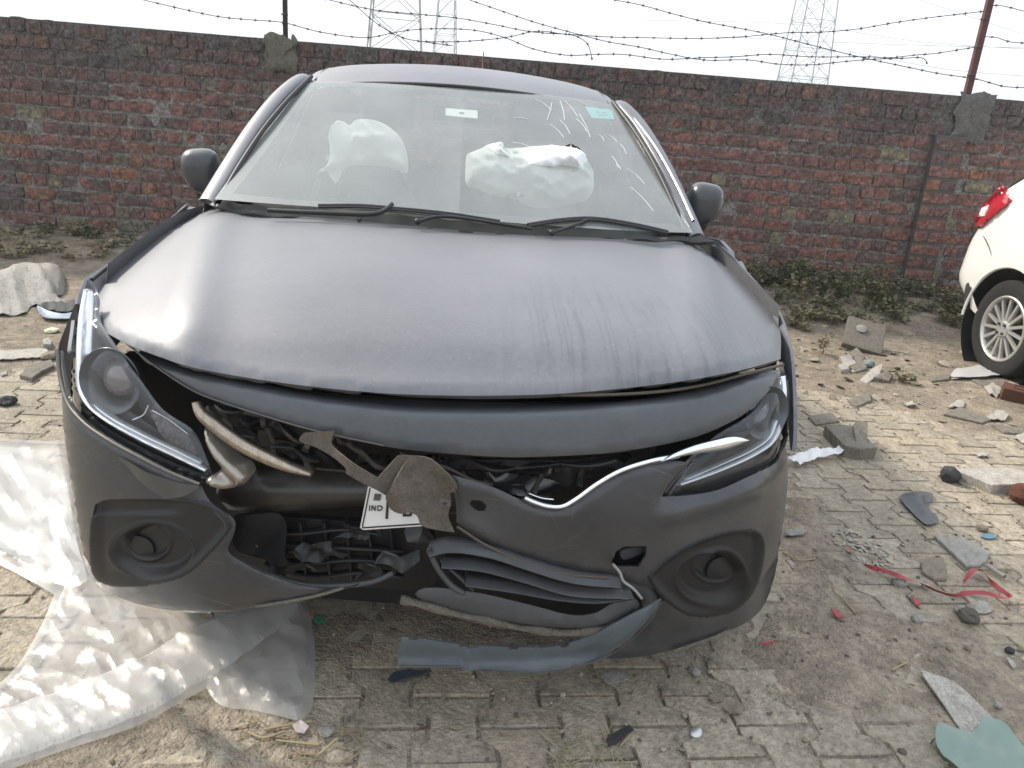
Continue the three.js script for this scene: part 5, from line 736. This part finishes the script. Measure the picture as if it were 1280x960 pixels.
  // cabin
  const prof2 = [[-0.44, 1.085], [-0.28, 1.22], [0.0, 1.42], [0.25, 1.50], [0.8, 1.525], [1.3, 1.50], [1.6, 1.40], [2.2, 1.09]], pc = new THREE.CatmullRomCurve3(prof2.map((p) => V(p[0], p[1], 0)), false, 'centripetal');
  part('roof', gridG(48, 16, (u, v) => { const p = pc.getPoint(u), x01 = v * 2 - 1, w = mixn(0.735, 0.57, sstep(1.09, 1.5, p.y)); return V(p.x, p.y - 0.05 * x01 * x01 * sstep(1.1, 1.4, p.y), Z0 + x01 * w); }), white, wc);
  const gl = phys([0.10, 0.11, 0.11], 0.06, { clearcoat: 1 });
  for (const sg of [1, -1]) for (const [a, b] of [[0.12, 0.9], [0.96, 1.75]]) part('side_window', gridG(12, 8, (u, v) => { const x = mixn(a, b, u), yt = Math.min(1.44, 1.44 - Math.max(0, x - 1.35) * 0.62, 1.14 + Math.max(0, x + 0.05) * 1.6), y = mixn(1.11, Math.max(1.115, yt), v); return V(x, y, Z0 + sg * (mixn(0.742, 0.60, (y - 1.09) / 0.4) + 0.004)); }), gl, wc);
  for (const sg of [1, -1]) part('cabin_side', gridG(20, 8, (u, v) => { const p = pc.getPoint(u), y = mixn(1.085, p.y - 0.045, v); return V(p.x, Math.max(1.085, y), Z0 + sg * mixn(0.738, 0.575, clamp((y - 1.09) / 0.41, 0, 1))); }), white, wc);
  part('hood', gridG(14, 14, (u, v) => V(mixn(2.15, 2.98, u), 1.09 - 0.2 * u * u - 0.03 * (v * 2 - 1) ** 2, Z0 + (v * 2 - 1) * 0.72 * (1 - 0.12 * u * u))), white, wc);
}
// ------------------------------------------------------------------ things lying on the ground
function onEarth(px, py, h = 0.004) { let y = 0; for (let i = 0; i < 5; i++) { const p = onGround(px, py, y); y = groundY(p.x, p.z) + h; } return onGround(px, py, y); }
function lay(name, mat, poly, label, category, o = {}) {
  const surf = (px, py) => { const p = onEarth(px, py, o.h ?? 0.006); return p; };
  const m = part(name, panelG(poly, surf, { s: o.s ?? 5, t: 0.004, ...o, uv: (p) => [p.x * 2, p.z * 2] }), mat, o.parent);
  if (!o.parent) tag(m, label, category, o.group); return m;
}
// a block given by its top outline in pixels, thickness straight down
function slab(name, mat, poly, th, label, category, o = {}) {
  const top = poly.map(([x, y]) => onEarth(x, y, th + (o.lift ?? 0))), c = top.reduce((a, p) => a.add(p), V(0, 0, 0)).divideScalar(top.length), pos = [], idx = [], n = top.length;
  const b = o.b ?? 0.004;
  const ringP = (f) => top.forEach((p, i) => { const q = f(p, i); pos.push(q.x - c.x, q.y - c.y, q.z - c.z); });
  const tilt = (p) => o.tilt ? (p.x - c.x) * o.tilt[0] + (p.z - c.z) * o.tilt[1] : 0;
  ringP((p, i) => p.clone().lerp(c, b / p.distanceTo(c)).add(V(0, tilt(p) + (h3(i, 5, n) - 0.5) * 0.002, 0))); ringP((p) => p.clone().add(V(0, tilt(p) - b, 0))); ringP((p) => p.clone().lerp(c, 0.02).add(V(0, Math.min(0, tilt(p) * 0) - th - 0.004, 0)));
  const T = THREE.ShapeUtils.triangulateShape(top.map((p) => new THREE.Vector2(p.x, -p.z)), []); T.forEach((t) => idx.push(...t));
  for (let r = 0; r < 2; r++) for (let i = 0; i < n; i++) { const j = (i + 1) % n; idx.push(r * n + i, (r + 1) * n + i, r * n + j, r * n + j, (r + 1) * n + i, (r + 1) * n + j); }
  const g = new THREE.BufferGeometry(); g.setAttribute('position', new THREE.Float32BufferAttribute(pos, 3)); g.setAttribute('uv', new THREE.Float32BufferAttribute(pos.flatMap((_, i) => i % 3 ? [] : [pos[i] * 2, pos[i + 2] * 2 + pos[i + 1]]), 2)); g.setIndex(idx); const ng = g.toNonIndexed(); ng.computeVertexNormals();
  const m = part(name, ng, mat); m.position.copy(c); tag(m, label, category, o.group); return m;
}
function stoneG(r, sy = 0.7, sdv = 1, rough = 0.35) { const g = new THREE.IcosahedronGeometry(r, 2), p = g.attributes.position; for (let i = 0; i < p.count; i++) { const x = p.getX(i) / r, y = p.getY(i) / r, z = p.getZ(i) / r, k = 1 + rough * (fbm(x * 1.6 + sdv, y * 1.6 + 5, z * 1.6 + sdv, 3) - 0.5) * 2; p.setXYZ(i, x * r * k, y * r * k * sy, z * r * k); } g.computeVertexNormals(); return g; }
function stone(px, py, r, mat, label, category = 'stone', sy = 0.7, turn = 0, sdv = 1, rough = 0.4) { const p = onEarth(px, py, r * sy * 0.72); const m = part(category === 'stone' ? 'stone' : 'brick_fragment', stoneG(r, sy, sdv, rough), mat); m.position.copy(p); m.rotation.y = turn; return tag(m, label, category); }
const D = {
  concrete: std([0.34, 0.31, 0.26], 0.92, { map: withRep(texGrain, 3), bumpMap: withRep(texBump, 4), bumpScale: 0.006 }),
  marble: std([0.60, 0.57, 0.51], 0.7, { map: withRep(texGrain, 2) }),
  tile: std([0.46, 0.45, 0.41], 0.7, { map: withRep(texGrain, 4) }),
  paper: std([0.58, 0.55, 0.50], 0.85, { map: withRep(texGrain, 5) }),
  card: std([0.36, 0.31, 0.24], 0.9, { map: withRep(texGrain, 5) }),
  brick: std([0.32, 0.13, 0.085], 0.92, { map: withRep(texGrain, 5), bumpMap: withRep(texBump, 6), bumpScale: 0.008 }),
  dark: std([0.055, 0.056, 0.06], 0.75, { map: withRep(texGrain, 5) }),
  greyPlastic: std([0.16, 0.17, 0.185], 0.5, { map: withRep(texGrain, 5) }),
  red: std([0.34, 0.05, 0.06], 0.6),
  film: phys([0.90, 0.90, 0.89], 0.28, { transmission: 0.80, thickness: 0, ior: 1.45 }),
  filmW: phys([0.86, 0.86, 0.84], 0.5, { transmission: 0.25, thickness: 0 }),
  green: phys([0.24, 0.34, 0.29], 0.35, { transmission: 0.3, thickness: 0 }),
  straw: std([0.36, 0.29, 0.17], 0.9),
};
// big plastic sheet beside the car
{
  const fold = (x, y) => { const wx = x + 30 * (fbm(x / 60, y / 60, 2) - 0.5), wy = y + 30 * (fbm(x / 60, y / 60, 12) - 0.5); return 0.016 * worley((wx + wy * 0.5) / 120, (wy - wx * 0.35) / 36, 3) + 0.009 * worley((wx - wy * 0.9) / 34, (wx + wy) / 80, 5) + 0.0038 * worley((wx * 0.5 + wy) / 20, (wx - wy * 0.4) / 60, 9); };
  const g = thing('plastic_sheet', 'large crumpled clear plastic sheet spilling from under the bumper corner', 'plastic sheet', [0, 0, 0]);
  const main = [[-80, 540, K], [0, 548], [58, 553], [84, 562], [100, 640], [112, 700], [150, 745], [240, 762], [330, 760], [378, 750, K], [384, 766], [394, 822], [390, 884], [374, 902, K], [320, 889], [276, 882], [258, 860, K], [205, 890], [160, 912], [60, 945], [-50, 985, K], [-50, 890, K], [10, 845], [45, 795], [68, 745, K], [30, 722], [0, 706], [-80, 668, K]];
  part('sheet_layer', panelG(main, (x, y) => onEarth(x, y, 0.006), { s: 4.2, t: 0, disp: (x, y, e) => fold(x, y) * sstep(-2, 14, e) + 0.05 * Math.exp(-(((x - 90) / 40) ** 2 + ((y - 640) / 70) ** 2)) + 0.03 * Math.exp(-(((x - 375) / 40) ** 2 + ((y - 790) / 60) ** 2)) }), D.film, g);
  part('folded_flap', panelG([[-50, 905, K], [60, 872], [156, 835], [250, 785], [320, 762], [368, 748, K], [380, 756], [340, 796], [300, 825], [258, 852, K], [205, 884], [160, 905], [60, 938], [-50, 978, K]], (x, y) => onEarth(x, y, 0.03), { s: 4.2, t: 0, disp: (x, y, e) => 0.012 * Math.sqrt(clamp(e / 20, 0, 1)) + fold(x + 300, y) * 0.7 }), D.film, g);
  part('folded_flap', panelG([[-60, 560, K], [40, 566], [80, 600], [96, 680], [108, 735], [60, 728], [0, 690], [-60, 662, K]], (x, y) => onEarth(x, y, 0.034), { s: 7, t: 0, disp: (x, y, e) => fold(x + 500, y + 90) * 1.2 }), D.film, g);
  g.children.forEach((o) => { o.geometry = toCreasedNormals(o.geometry, 0.2); });
}
// left side
lay('white_sack', std([0.68, 0.65, 0.59], 0.7, { map: withRep(texGrain, 6), bumpMap: withRep(texBump, 8), bumpScale: 0.006 }), [[-30, 392], [-30, 350], [2, 346], [22, 337], [50, 336], [76, 340], [81, 352], [80, 366], [72, 372], [88, 380], [66, 384], [40, 382], [30, 392], [0, 394]], 'dirty white plastic sack lying crumpled on the earth by the wall', 'sack', { s: 4, t: 0.005, h: 0.01, disp: (x, y, e) => 0.13 * Math.sqrt(clamp(e / 22, 0, 1)) * sstep(396, 360, y) + 0.03 * (worley(x / 20, y / 9, 4) - 0.4) + 0.008 * worley(x / 9, y / 5, 6) }).geometry = toCreasedNormals(scene.children[scene.children.length - 1].geometry, 0.5);
lay('plastic_tray', std([0.26, 0.31, 0.37], 0.6), [[47, 386], [60, 392], [78, 396], [96, 394], [94, 401], [70, 402], [54, 399]], 'pale blue curved plastic piece beside the white sack', 'plastic piece', { s: 3, disp: (x, y, e) => 0.02 * sstep(6, 0, e) });
lay('dark_rag', D.dark, [[52, 384], [72, 380], [92, 378], [96, 390], [80, 394], [64, 391]], 'dark rag wedged between the white sack and the grey car', 'rag', { s: 4, disp: (x, y) => 0.03 * ridge(x / 12, y / 9, 2) });
stone(65, 413, 0.035, std([0.62, 0.58, 0.40], 0.9), 'yellowish broken piece on the bare earth left of the grey car', 'stone', 0.4, 0.4, 3);
slab('concrete_chip', D.tile, [[53, 424], [60, 421], [65, 425], [64, 430], [54, 430]], 0.03, 'small white cube of rubble below the yellowish piece', 'rubble');
lay('paper_scrap', D.paper, [[0, 440], [25, 439], [57, 437], [55, 447], [30, 449], [5, 451], [-10, 448]], 'torn grey paper strip flattened into the earth', 'paper', { disp: (x, y) => 0.012 * ridge(x / 9, y / 7, 3) });
slab('flat_stone', D.concrete, [[24, 468], [40, 455], [64, 449], [68, 456], [52, 464], [40, 472]], 0.022, 'long flat tan stone beside the torn paper strip', 'stone');
stone(62, 445, 0.04, D.card, 'rounded tan clod touching the bumper corner', 'stone', 0.5, 0, 6);
stone(8, 501, 0.035, D.dark, 'dark lump of dirt on the paving left of the car', 'stone', 0.6, 0, 8, 0.7);
slab('paper_scrap', D.paper, [[0, 466], [8, 463], [9, 467], [2, 469]], 0.008, 'tiny white scrap near the flat tan stone', 'paper');
// right side, far to near
{ const b = onEarth(1084, 441, 0), sl = part('concrete_slab', box(0.25, 0.045, 0.27, 0, 0, 0, 0.008), D.concrete); sl.position.set(b.x, b.y + 0.085, b.z - 0.10); sl.rotation.set(0.62, -0.35, 0.06); tag(sl, 'broken square concrete slab propped up in the weeds', 'slab');
  const ch = part('plaster_chip', stoneG(0.035, 0.25, 31, 0.4), D.tile); ch.position.set(b.x - 0.02, b.y + 0.135, b.z - 0.115); ch.rotation.set(0.62, -0.35, 0.06); tag(ch, 'pale plaster chip lying on the propped slab', 'rubble'); }
[[[1049, 447], [1062, 444], [1072, 452], [1060, 457]], [[1063, 458], [1080, 451], [1084, 460], [1070, 463]], [[1075, 471], [1090, 462], [1103, 459], [1100, 468], [1084, 475]], [[1092, 472], [1108, 463], [1117, 468], [1112, 474]], [[1048, 456], [1058, 453], [1062, 460], [1052, 461]], [[1062, 440], [1070, 437], [1082, 446], [1074, 450]]].forEach((p, i) => slab('stone_flake', i % 2 ? D.concrete : D.paper, p, 0.014 + 0.004 * i, ['thin grey flake below the propped slab', 'pale narrow flake among the flakes before the weeds', 'largest pale flake of the heap before the weeds', 'tan flake overlapping the largest pale one', 'small pale flake at the fender end of the heap', 'leaning grey flake touching the propped slab'][i], 'rubble', { group: 'flakes before the weeds', tilt: [0.1 * (i % 3 - 1), -0.1] }));
stone(1086, 455, 0.035, std([0.18, 0.21, 0.20], 0.85), 'greenish lump among the pale flakes', 'stone', 0.7, 0, 12);
lay('plastic_scrap', std([0.42, 0.41, 0.39], 0.6), [[1188, 470], [1195, 463], [1210, 461], [1225, 458], [1240, 461], [1256, 469], [1240, 472], [1215, 474], [1195, 474]], 'flattened grey plastic scrap in front of the white car tyre', 'plastic scrap', { s: 4, disp: (x, y) => 0.02 * ridge(x / 14, y / 7, 3) });
{ const b = onEarth(1281, 496, 0.03), g = thing('loose_brick', 'loose orange brick with a stamped frog lying on the earth', 'brick', [b.x, b.y, b.z], -0.5); g.rotation.x = 0.12; part('brick_body', box(0.23, 0.075, 0.11, 0, 0.005, 0, 0.006), D.brick, g); part('frog_rim', merge([box(0.14, 0.006, 0.006, 0, 0.0445, 0.025), box(0.14, 0.006, 0.006, 0, 0.0445, -0.025), box(0.006, 0.006, 0.044, 0.067, 0.0445, 0), box(0.006, 0.006, 0.044, -0.067, 0.0445, 0)]), std([0.10, 0.05, 0.04], 0.9), g); }
[[[[1230, 484], [1240, 480], [1252, 488], [1246, 497], [1236, 494]], 'crumpled white paper just left of the loose brick'], [[[1184, 510], [1196, 501], [1206, 503], [1204, 510]], 'small white paper curl on bare earth'], [[[1232, 522], [1246, 513], [1262, 519], [1256, 526], [1240, 527]], 'creased white paper further out than the loose brick'], [[[1266, 547], [1278, 543], [1295, 550], [1280, 555]], 'white scrap at the edge of the marble slab'], [[[1127, 504], [1140, 503], [1147, 509], [1136, 509]], 'thin white sliver on the bare earth'], [[[1218, 569], [1226, 566], [1236, 570], [1226, 572]], 'pale sliver beside the bare earth patch']].forEach(([p, l]) => lay('paper_scrap', D.paper, p, l, 'paper', { s: 3, smooth: false, disp: (x, y) => 0.022 * worley(x / 7, y / 5, 3), group: 'paper scraps on the right ground' }));
[[[1180, 517], [1200, 508], [1240, 524], [1228, 528]], [[1215, 474], [1260, 478], [1285, 487], [1230, 482]], [[1160, 470], [1190, 467], [1186, 474], [1165, 476]], [[1240, 530], [1275, 534], [1290, 543], [1255, 540]], [[1010, 520], [1040, 515], [1050, 526], [1020, 530]], [[1060, 500], [1086, 490], [1090, 500], [1070, 508]]].forEach((p, i) => slab('flat_stone', D.concrete, p, 0.012, ['long pale flat stone on the bare earth', 'flat stone strip running toward the loose brick', 'flat stone beside the grey plastic scrap', 'flat stone strip between brick and marble slab', 'broad flat stone by the fender of the grey car', 'flat stone near the heap of flakes'][i], 'stone', { group: 'flat stones on the right' }));
// broken concrete block with a standing fragment
slab('concrete_block', D.concrete, [[1031, 531], [1048, 530], [1068, 532], [1097, 559], [1076, 561], [1056, 557]], 0.055, 'broken concrete block lying on the pavers beside the grey car', 'rubble');
slab('concrete_shard', D.concrete, [[1066, 533], [1070, 530], [1084, 533], [1085, 551], [1072, 550]], 0.02, 'pale shard standing on the broken concrete block', 'rubble', { lift: 0.055, tilt: [0.1, -0.2] });
lay('plastic_film', D.filmW, [[984, 577], [1000, 573], [1014, 567], [1040, 567], [1050, 558], [1053, 553], [1060, 556], [1056, 567], [1046, 575], [1020, 577], [1006, 585], [992, 584]], 'twisted white plastic film at the foot of the concrete block', 'plastic film', { s: 3, t: 0, disp: (x, y) => 0.035 * ridge(x / 9, y / 6, 3) });
stone(1188, 594, 0.037, D.dark, 'sharp dark grey stone beside the white marble slab', 'stone', 0.95, 0.5, 4, 0.5);
slab('marble_slab', D.marble, [[1192, 586], [1230, 584], [1262, 585], [1310, 594], [1310, 605], [1240, 606]], 0.04, 'thick white marble slab lying flat on the paving', 'slab', { b: 0.003 });
stone(1280, 618, 0.05, D.brick, 'rounded red brick lump at the edge of the marble slab', 'brick lump', 0.9, 0.3, 5, 0.25);
lay('plastic_shard', D.greyPlastic, [[1125, 622], [1132, 616], [1150, 614], [1164, 616], [1166, 623], [1160, 630], [1163, 638], [1172, 646], [1171, 653], [1158, 655], [1148, 648], [1136, 636]], 'curved dark grey car trim shard lying on the pavers', 'plastic shard', { s: 3, h: 0.012, t: 0.004, disp: (x, y, e) => 0.03 * sstep(0, 14, e) });
slab('broken_tile', D.tile, [[1168, 669, K], [1200, 670], [1218, 678], [1238, 691], [1234, 700], [1226, 706], [1208, 707]], 0.012, 'broken pale stone tile with a pointed corner', 'tile');
part('white_stick', tubeG([[1234, 707], [1243, 713], [1256, 721]].map((p) => onEarth(...p, 0.012)), 0.008, 6, 6), D.paper).name; tag(scene.children[scene.children.length - 1], 'short white twisted stick at the corner of the broken tile', 'stick');
lay('blue_scrap', std([0.10, 0.20, 0.26], 0.6), [[1226, 670], [1236, 667], [1246, 671], [1236, 673]], 'tiny blue plastic scrap above the broken tile', 'plastic scrap', { s: 3 });
{ // red ribbon
  const pts = [[1059, 684], [1068, 694], [1080, 705], [1094, 711], [1108, 714], [1124, 720], [1150, 729], [1172, 739], [1190, 744], [1210, 741], [1230, 741], [1250, 746], [1262, 745], [1252, 738], [1238, 726], [1228, 714], [1222, 711], [1214, 715], [1204, 728]].map((p, i) => onEarth(p[0], p[1], 0.012 + 0.012 * (i % 3)));
  const c = new THREE.CatmullRomCurve3(pts, false, 'centripetal'); tag(part('red_ribbon', gridG(160, 2, (u, v) => { const p = c.getPoint(u), t = c.getTangent(u), n = V(-t.z, 0, t.x).normalize(), a = u * 26 + Math.sin(u * 40); return p.add(n.multiplyScalar((v - 0.5) * 0.016 * Math.cos(a * 0.4))).add(V(0, (v - 0.5) * 0.014 * Math.sin(a * 0.4), 0)); }), D.red), 'long red plastic ribbon trailing over the dirt', 'ribbon');
}
slab('broken_tile', D.card, [[1151, 702], [1162, 695], [1180, 697], [1184, 712], [1184, 723], [1168, 723], [1153, 714]], 0.012, 'brown tile fragment with jagged edge near the red ribbon', 'tile');
[[1124, 727, 0.022, D.tile, 'white pebble beside the red ribbon'], [1157, 733, 0.012, D.paper, 'tiny round pebble on the red ribbon'], [1212, 770, 0.03, D.concrete, 'grey stone below the red ribbon'], [1200, 762, 0.018, D.tile, 'small white stone left of the grey one under the ribbon'], [1146, 773, 0.016, D.tile, 'white chip on open dirt below the ribbon'], [1228, 660, 0.02, D.card, 'brown lump above the broken pale tile'], [1262, 813, 0.012, D.dark, 'black bead beside a small white tube'], [1248, 882, 0.01, D.tile, 'tiny white bead near the white board'], [870, 840, 0.012, D.tile, 'white grit grain before the bumper corner']].forEach(([x, y, r, m, l], i) => stone(x, y, r, m, l, 'stone', 0.7, i, i + 20));
lay('white_cloth', D.paper, [[1208, 756], [1222, 752], [1238, 757], [1241, 763], [1230, 767], [1216, 764]], 'small wad of white cloth beside the grey stone', 'cloth', { s: 3, disp: (x, y, e) => 0.02 * sstep(0, 4, e) * ridge(x / 9, y / 6, 3) });
[['red_scrap', D.red, [[1140, 750], [1146, 748], [1151, 757], [1144, 757]], 'small red plastic scrap on the dirt under the ribbon'], ['red_scrap', D.red, [[1038, 763], [1046, 764], [1053, 773], [1046, 773]], 'red scrap beside a thin twig'], ['red_scrap', D.red, [[948, 806], [960, 803], [970, 802], [958, 807]], 'thin red sliver just outside the bumper corner'], ['foil_wrapper', D.tile, [[980, 668], [990, 662], [1010, 664], [1004, 669], [988, 671]], 'crumpled foil wrapper close to the bumper side'], ['grey_card', D.tile, [[751, 847], [758, 842], [779, 840], [785, 851], [760, 857]], 'small grey card lying in front of the bumper'], ['black_strip', D.dark, [[757, 928], [760, 921], [786, 908], [792, 914], [770, 930], [761, 935]], 'short black plastic strip on the pavers'], ['dark_shard', std([0.05, 0.06, 0.075], 0.35), [[484, 852], [492, 842], [510, 838], [540, 840], [512, 849], [490, 855]], 'dark triangular plastic shard under the hanging lip'], ['green_scrap', std([0.02, 0.28, 0.14], 0.5), [[393, 776], [398, 772], [406, 776], [399, 781]], 'tiny green plastic scrap under the car'], ['white_tube', D.paper, [[1257, 824], [1261, 822], [1270, 834], [1266, 836]], 'small white plastic tube on the dirt'], ['candy_wrapper', std([0.5, 0.44, 0.42], 0.4), [[366, 908], [376, 902], [386, 910], [380, 918], [370, 917]], 'small foil wrapper at the tip of the plastic sheet'], ['candy_wrapper', D.tile, [[397, 914], [408, 910], [419, 914], [412, 921], [401, 922]], 'pale crumpled wrapper a step from the plastic sheet'], ['dry_leaf', D.card, [[885, 872], [896, 864], [908, 866], [904, 876], [892, 880]], 'curled brown dry leaf on the pavers'], ['dry_leaf', D.card, [[902, 884], [918, 876], [930, 884], [926, 893], [912, 893]], 'second dry leaf overlapping its curled neighbour']].forEach(([n, m, p, l]) => lay(n, m, p, l, n.replace('_', ' '), { s: 3, h: 0.008, t: 0.003, smooth: false, disp: (x, y, e) => 0.007 * ridge(x / 8, y / 6, 3) }));
{ const p = onEarth(870, 916, 0.008), g = thing('bottle_cap', 'small shiny metal bottle cap on the pavers', 'bottle cap', [p.x, p.y, p.z]); g.rotation.set(0.5, 0, 0.4); part('cap_shell', new THREE.LatheGeometry([[0, 0.006], [0.01, 0.006], [0.0135, 0.002], [0.0145, -0.004]].map((q) => new THREE.Vector2(...q)), 21), M.alloy, g); part('cap_liner', new THREE.CylinderGeometry(0.0115, 0.0115, 0.002, 16).translate(0, 0.0035, 0), M.black, g); }
lay('white_board', D.marble, [[1151, 842], [1165, 843], [1195, 852], [1222, 875], [1250, 906], [1236, 902], [1226, 904], [1218, 915], [1205, 913], [1180, 880]], 'white torn board lying on the dirt', 'board', { s: 6, h: 0.01, t: 0.004, disp: (x, y) => 0.006 * Math.sin(x / 25) });
lay('green_sheet', D.green, [[1169, 913], [1180, 909], [1206, 916], [1219, 915], [1228, 902], [1248, 905], [1268, 925], [1300, 955], [1320, 1000], [1240, 1000], [1190, 957], [1171, 935]], 'pale green translucent plastic sheet overlapping the white board', 'plastic sheet', { s: 6, t: 0, h: 0.016, disp: (x, y) => 0.014 * worley(x / 34, y / 26, 3) + 0.005 * worley(x / 12, y / 10, 5) });
// twigs
[[[1040, 737], [1055, 750], [1069, 767], 'thin dry twig on the dirt beside a red scrap'], [[330, 912], [360, 906], [390, 902], 'dry straw stalk along the edge of the plastic sheet'], [[345, 925], [370, 928], [398, 931], 'short dry straw stalk below the foil wrapper'], [[978, 690], [1000, 700], [1020, 698], 'thin root lying near the bumper side'], [[310, 915], [330, 922], [356, 914], 'bent dry stalk near the plastic sheet'], [[1115, 838], [1125, 832], [1135, 828], 'short dry stick near the white board']].forEach(([a, b, c, l]) => tag(part('twig', tubeG([a, b, c].map((p) => onEarth(p[0], p[1], 0.006)), 0.0025, 6, 5), D.straw), l, 'twig'));
// chips, grit, litter: too many to count
const scatter = (name, label, n, geo, mat, where, sc, colors) => { const m = new THREE.InstancedMesh(geo, mat, n), q = new THREE.Quaternion(), e = new THREE.Euler(), c = new THREE.Color(); for (let i = 0; i < n; i++) { const [x, z] = where(), s = rr(...sc) * (rnd() < 0.12 ? 1.7 : 1); m.setMatrixAt(i, new THREE.Matrix4().compose(V(x, groundY(x, z) + s * 0.25, z), q.setFromEuler(e.set(rr(-0.4, 0.4), rnd() * 6.28, rr(-0.4, 0.4))), V(s * rr(0.7, 1.3), s * rr(0.5, 1), s * rr(0.7, 1.3)))); const t = colors[Math.floor(rnd() * colors.length)]; m.setColorAt(i, c.setRGB(...t)); } m.name = name; m.castShadow = m.receiveShadow = true; scene.add(m); return tag(m, label, null, null, 'stuff'); };
const anywhere = () => { for (;;) { const x = rr(-4, 4.4), z = -0.9 - Math.pow(rnd(), 1.3) * 4.8; const k = fbm(x * 1.4, z * 1.4, 55); if (rnd() < sstep(0.35, 0.65, k) * 0.9 + 0.1) return [x, z]; } };
const flakeG = new THREE.IcosahedronGeometry(1, 0).scale(1, 0.22, 0.7);
scatter('grit', 'small stones and grit scattered on the dirt', 4500, new THREE.IcosahedronGeometry(1, 0), std([1, 1, 1], 0.95), anywhere, [0.002, 0.006], [[0.20, 0.165, 0.125], [0.29, 0.245, 0.19], [0.12, 0.095, 0.075], [0.34, 0.30, 0.24]]);
scatter('litter', 'flakes of dry leaf and paper trodden into the dirt', 2400, flakeG, std([1, 1, 1], 0.95), anywhere, [0.003, 0.0095], [[0.18, 0.14, 0.095], [0.26, 0.215, 0.155], [0.32, 0.28, 0.22], [0.11, 0.085, 0.065], [0.22, 0.17, 0.11]]);
{ const o = onEarth(1076, 684), a = () => { const r = Math.sqrt(rnd()), t = rnd() * 6.28; return [o.x + Math.cos(t) * r * 0.085, o.z + Math.sin(t) * r * 0.13]; }; scatter('plaster_chips', 'heap of pale plaster chips beside the red ribbon', 170, flakeG, std([1, 1, 1], 0.95), a, [0.004, 0.010], [[0.34, 0.31, 0.26], [0.29, 0.26, 0.21], [0.38, 0.35, 0.30]]); }
{ const o = onEarth(1210, 480), a = () => [rr(1.25, 3.4), rr(-5.2, -3.7)]; scatter('flat_rubble', 'thin rubble flakes trodden into the earth before the wall', 170, flakeG, std([1, 1, 1], 0.95), a, [0.01, 0.032], [[0.27, 0.23, 0.175], [0.32, 0.28, 0.22], [0.23, 0.185, 0.135]]); }
{ const o = onEarth(735, 935), a = () => [o.x + rr(-0.09, 0.09), o.z + rr(-0.06, 0.08)]; scatter('straw_bits', 'bits of straw and dry weed on the pavers', 120, new THREE.BoxGeometry(2.4, 0.12, 0.14), std([1, 1, 1], 0.95), a, [0.006, 0.014], [[0.36, 0.30, 0.18], [0.25, 0.22, 0.12], [0.30, 0.28, 0.2]]); const o2 = onEarth(370, 925), b = () => [o2.x + rr(-0.14, 0.14), o2.z + rr(-0.05, 0.05)]; scatter('straw_bits', 'straw and stalks gathered at the edge of the plastic sheet', 90, new THREE.BoxGeometry(2.4, 0.12, 0.14), std([1, 1, 1], 0.95), b, [0.006, 0.014], [[0.36, 0.30, 0.18], [0.28, 0.22, 0.14]]).name = 'straw_bits_001'; }
renderer.render(scene, camera);
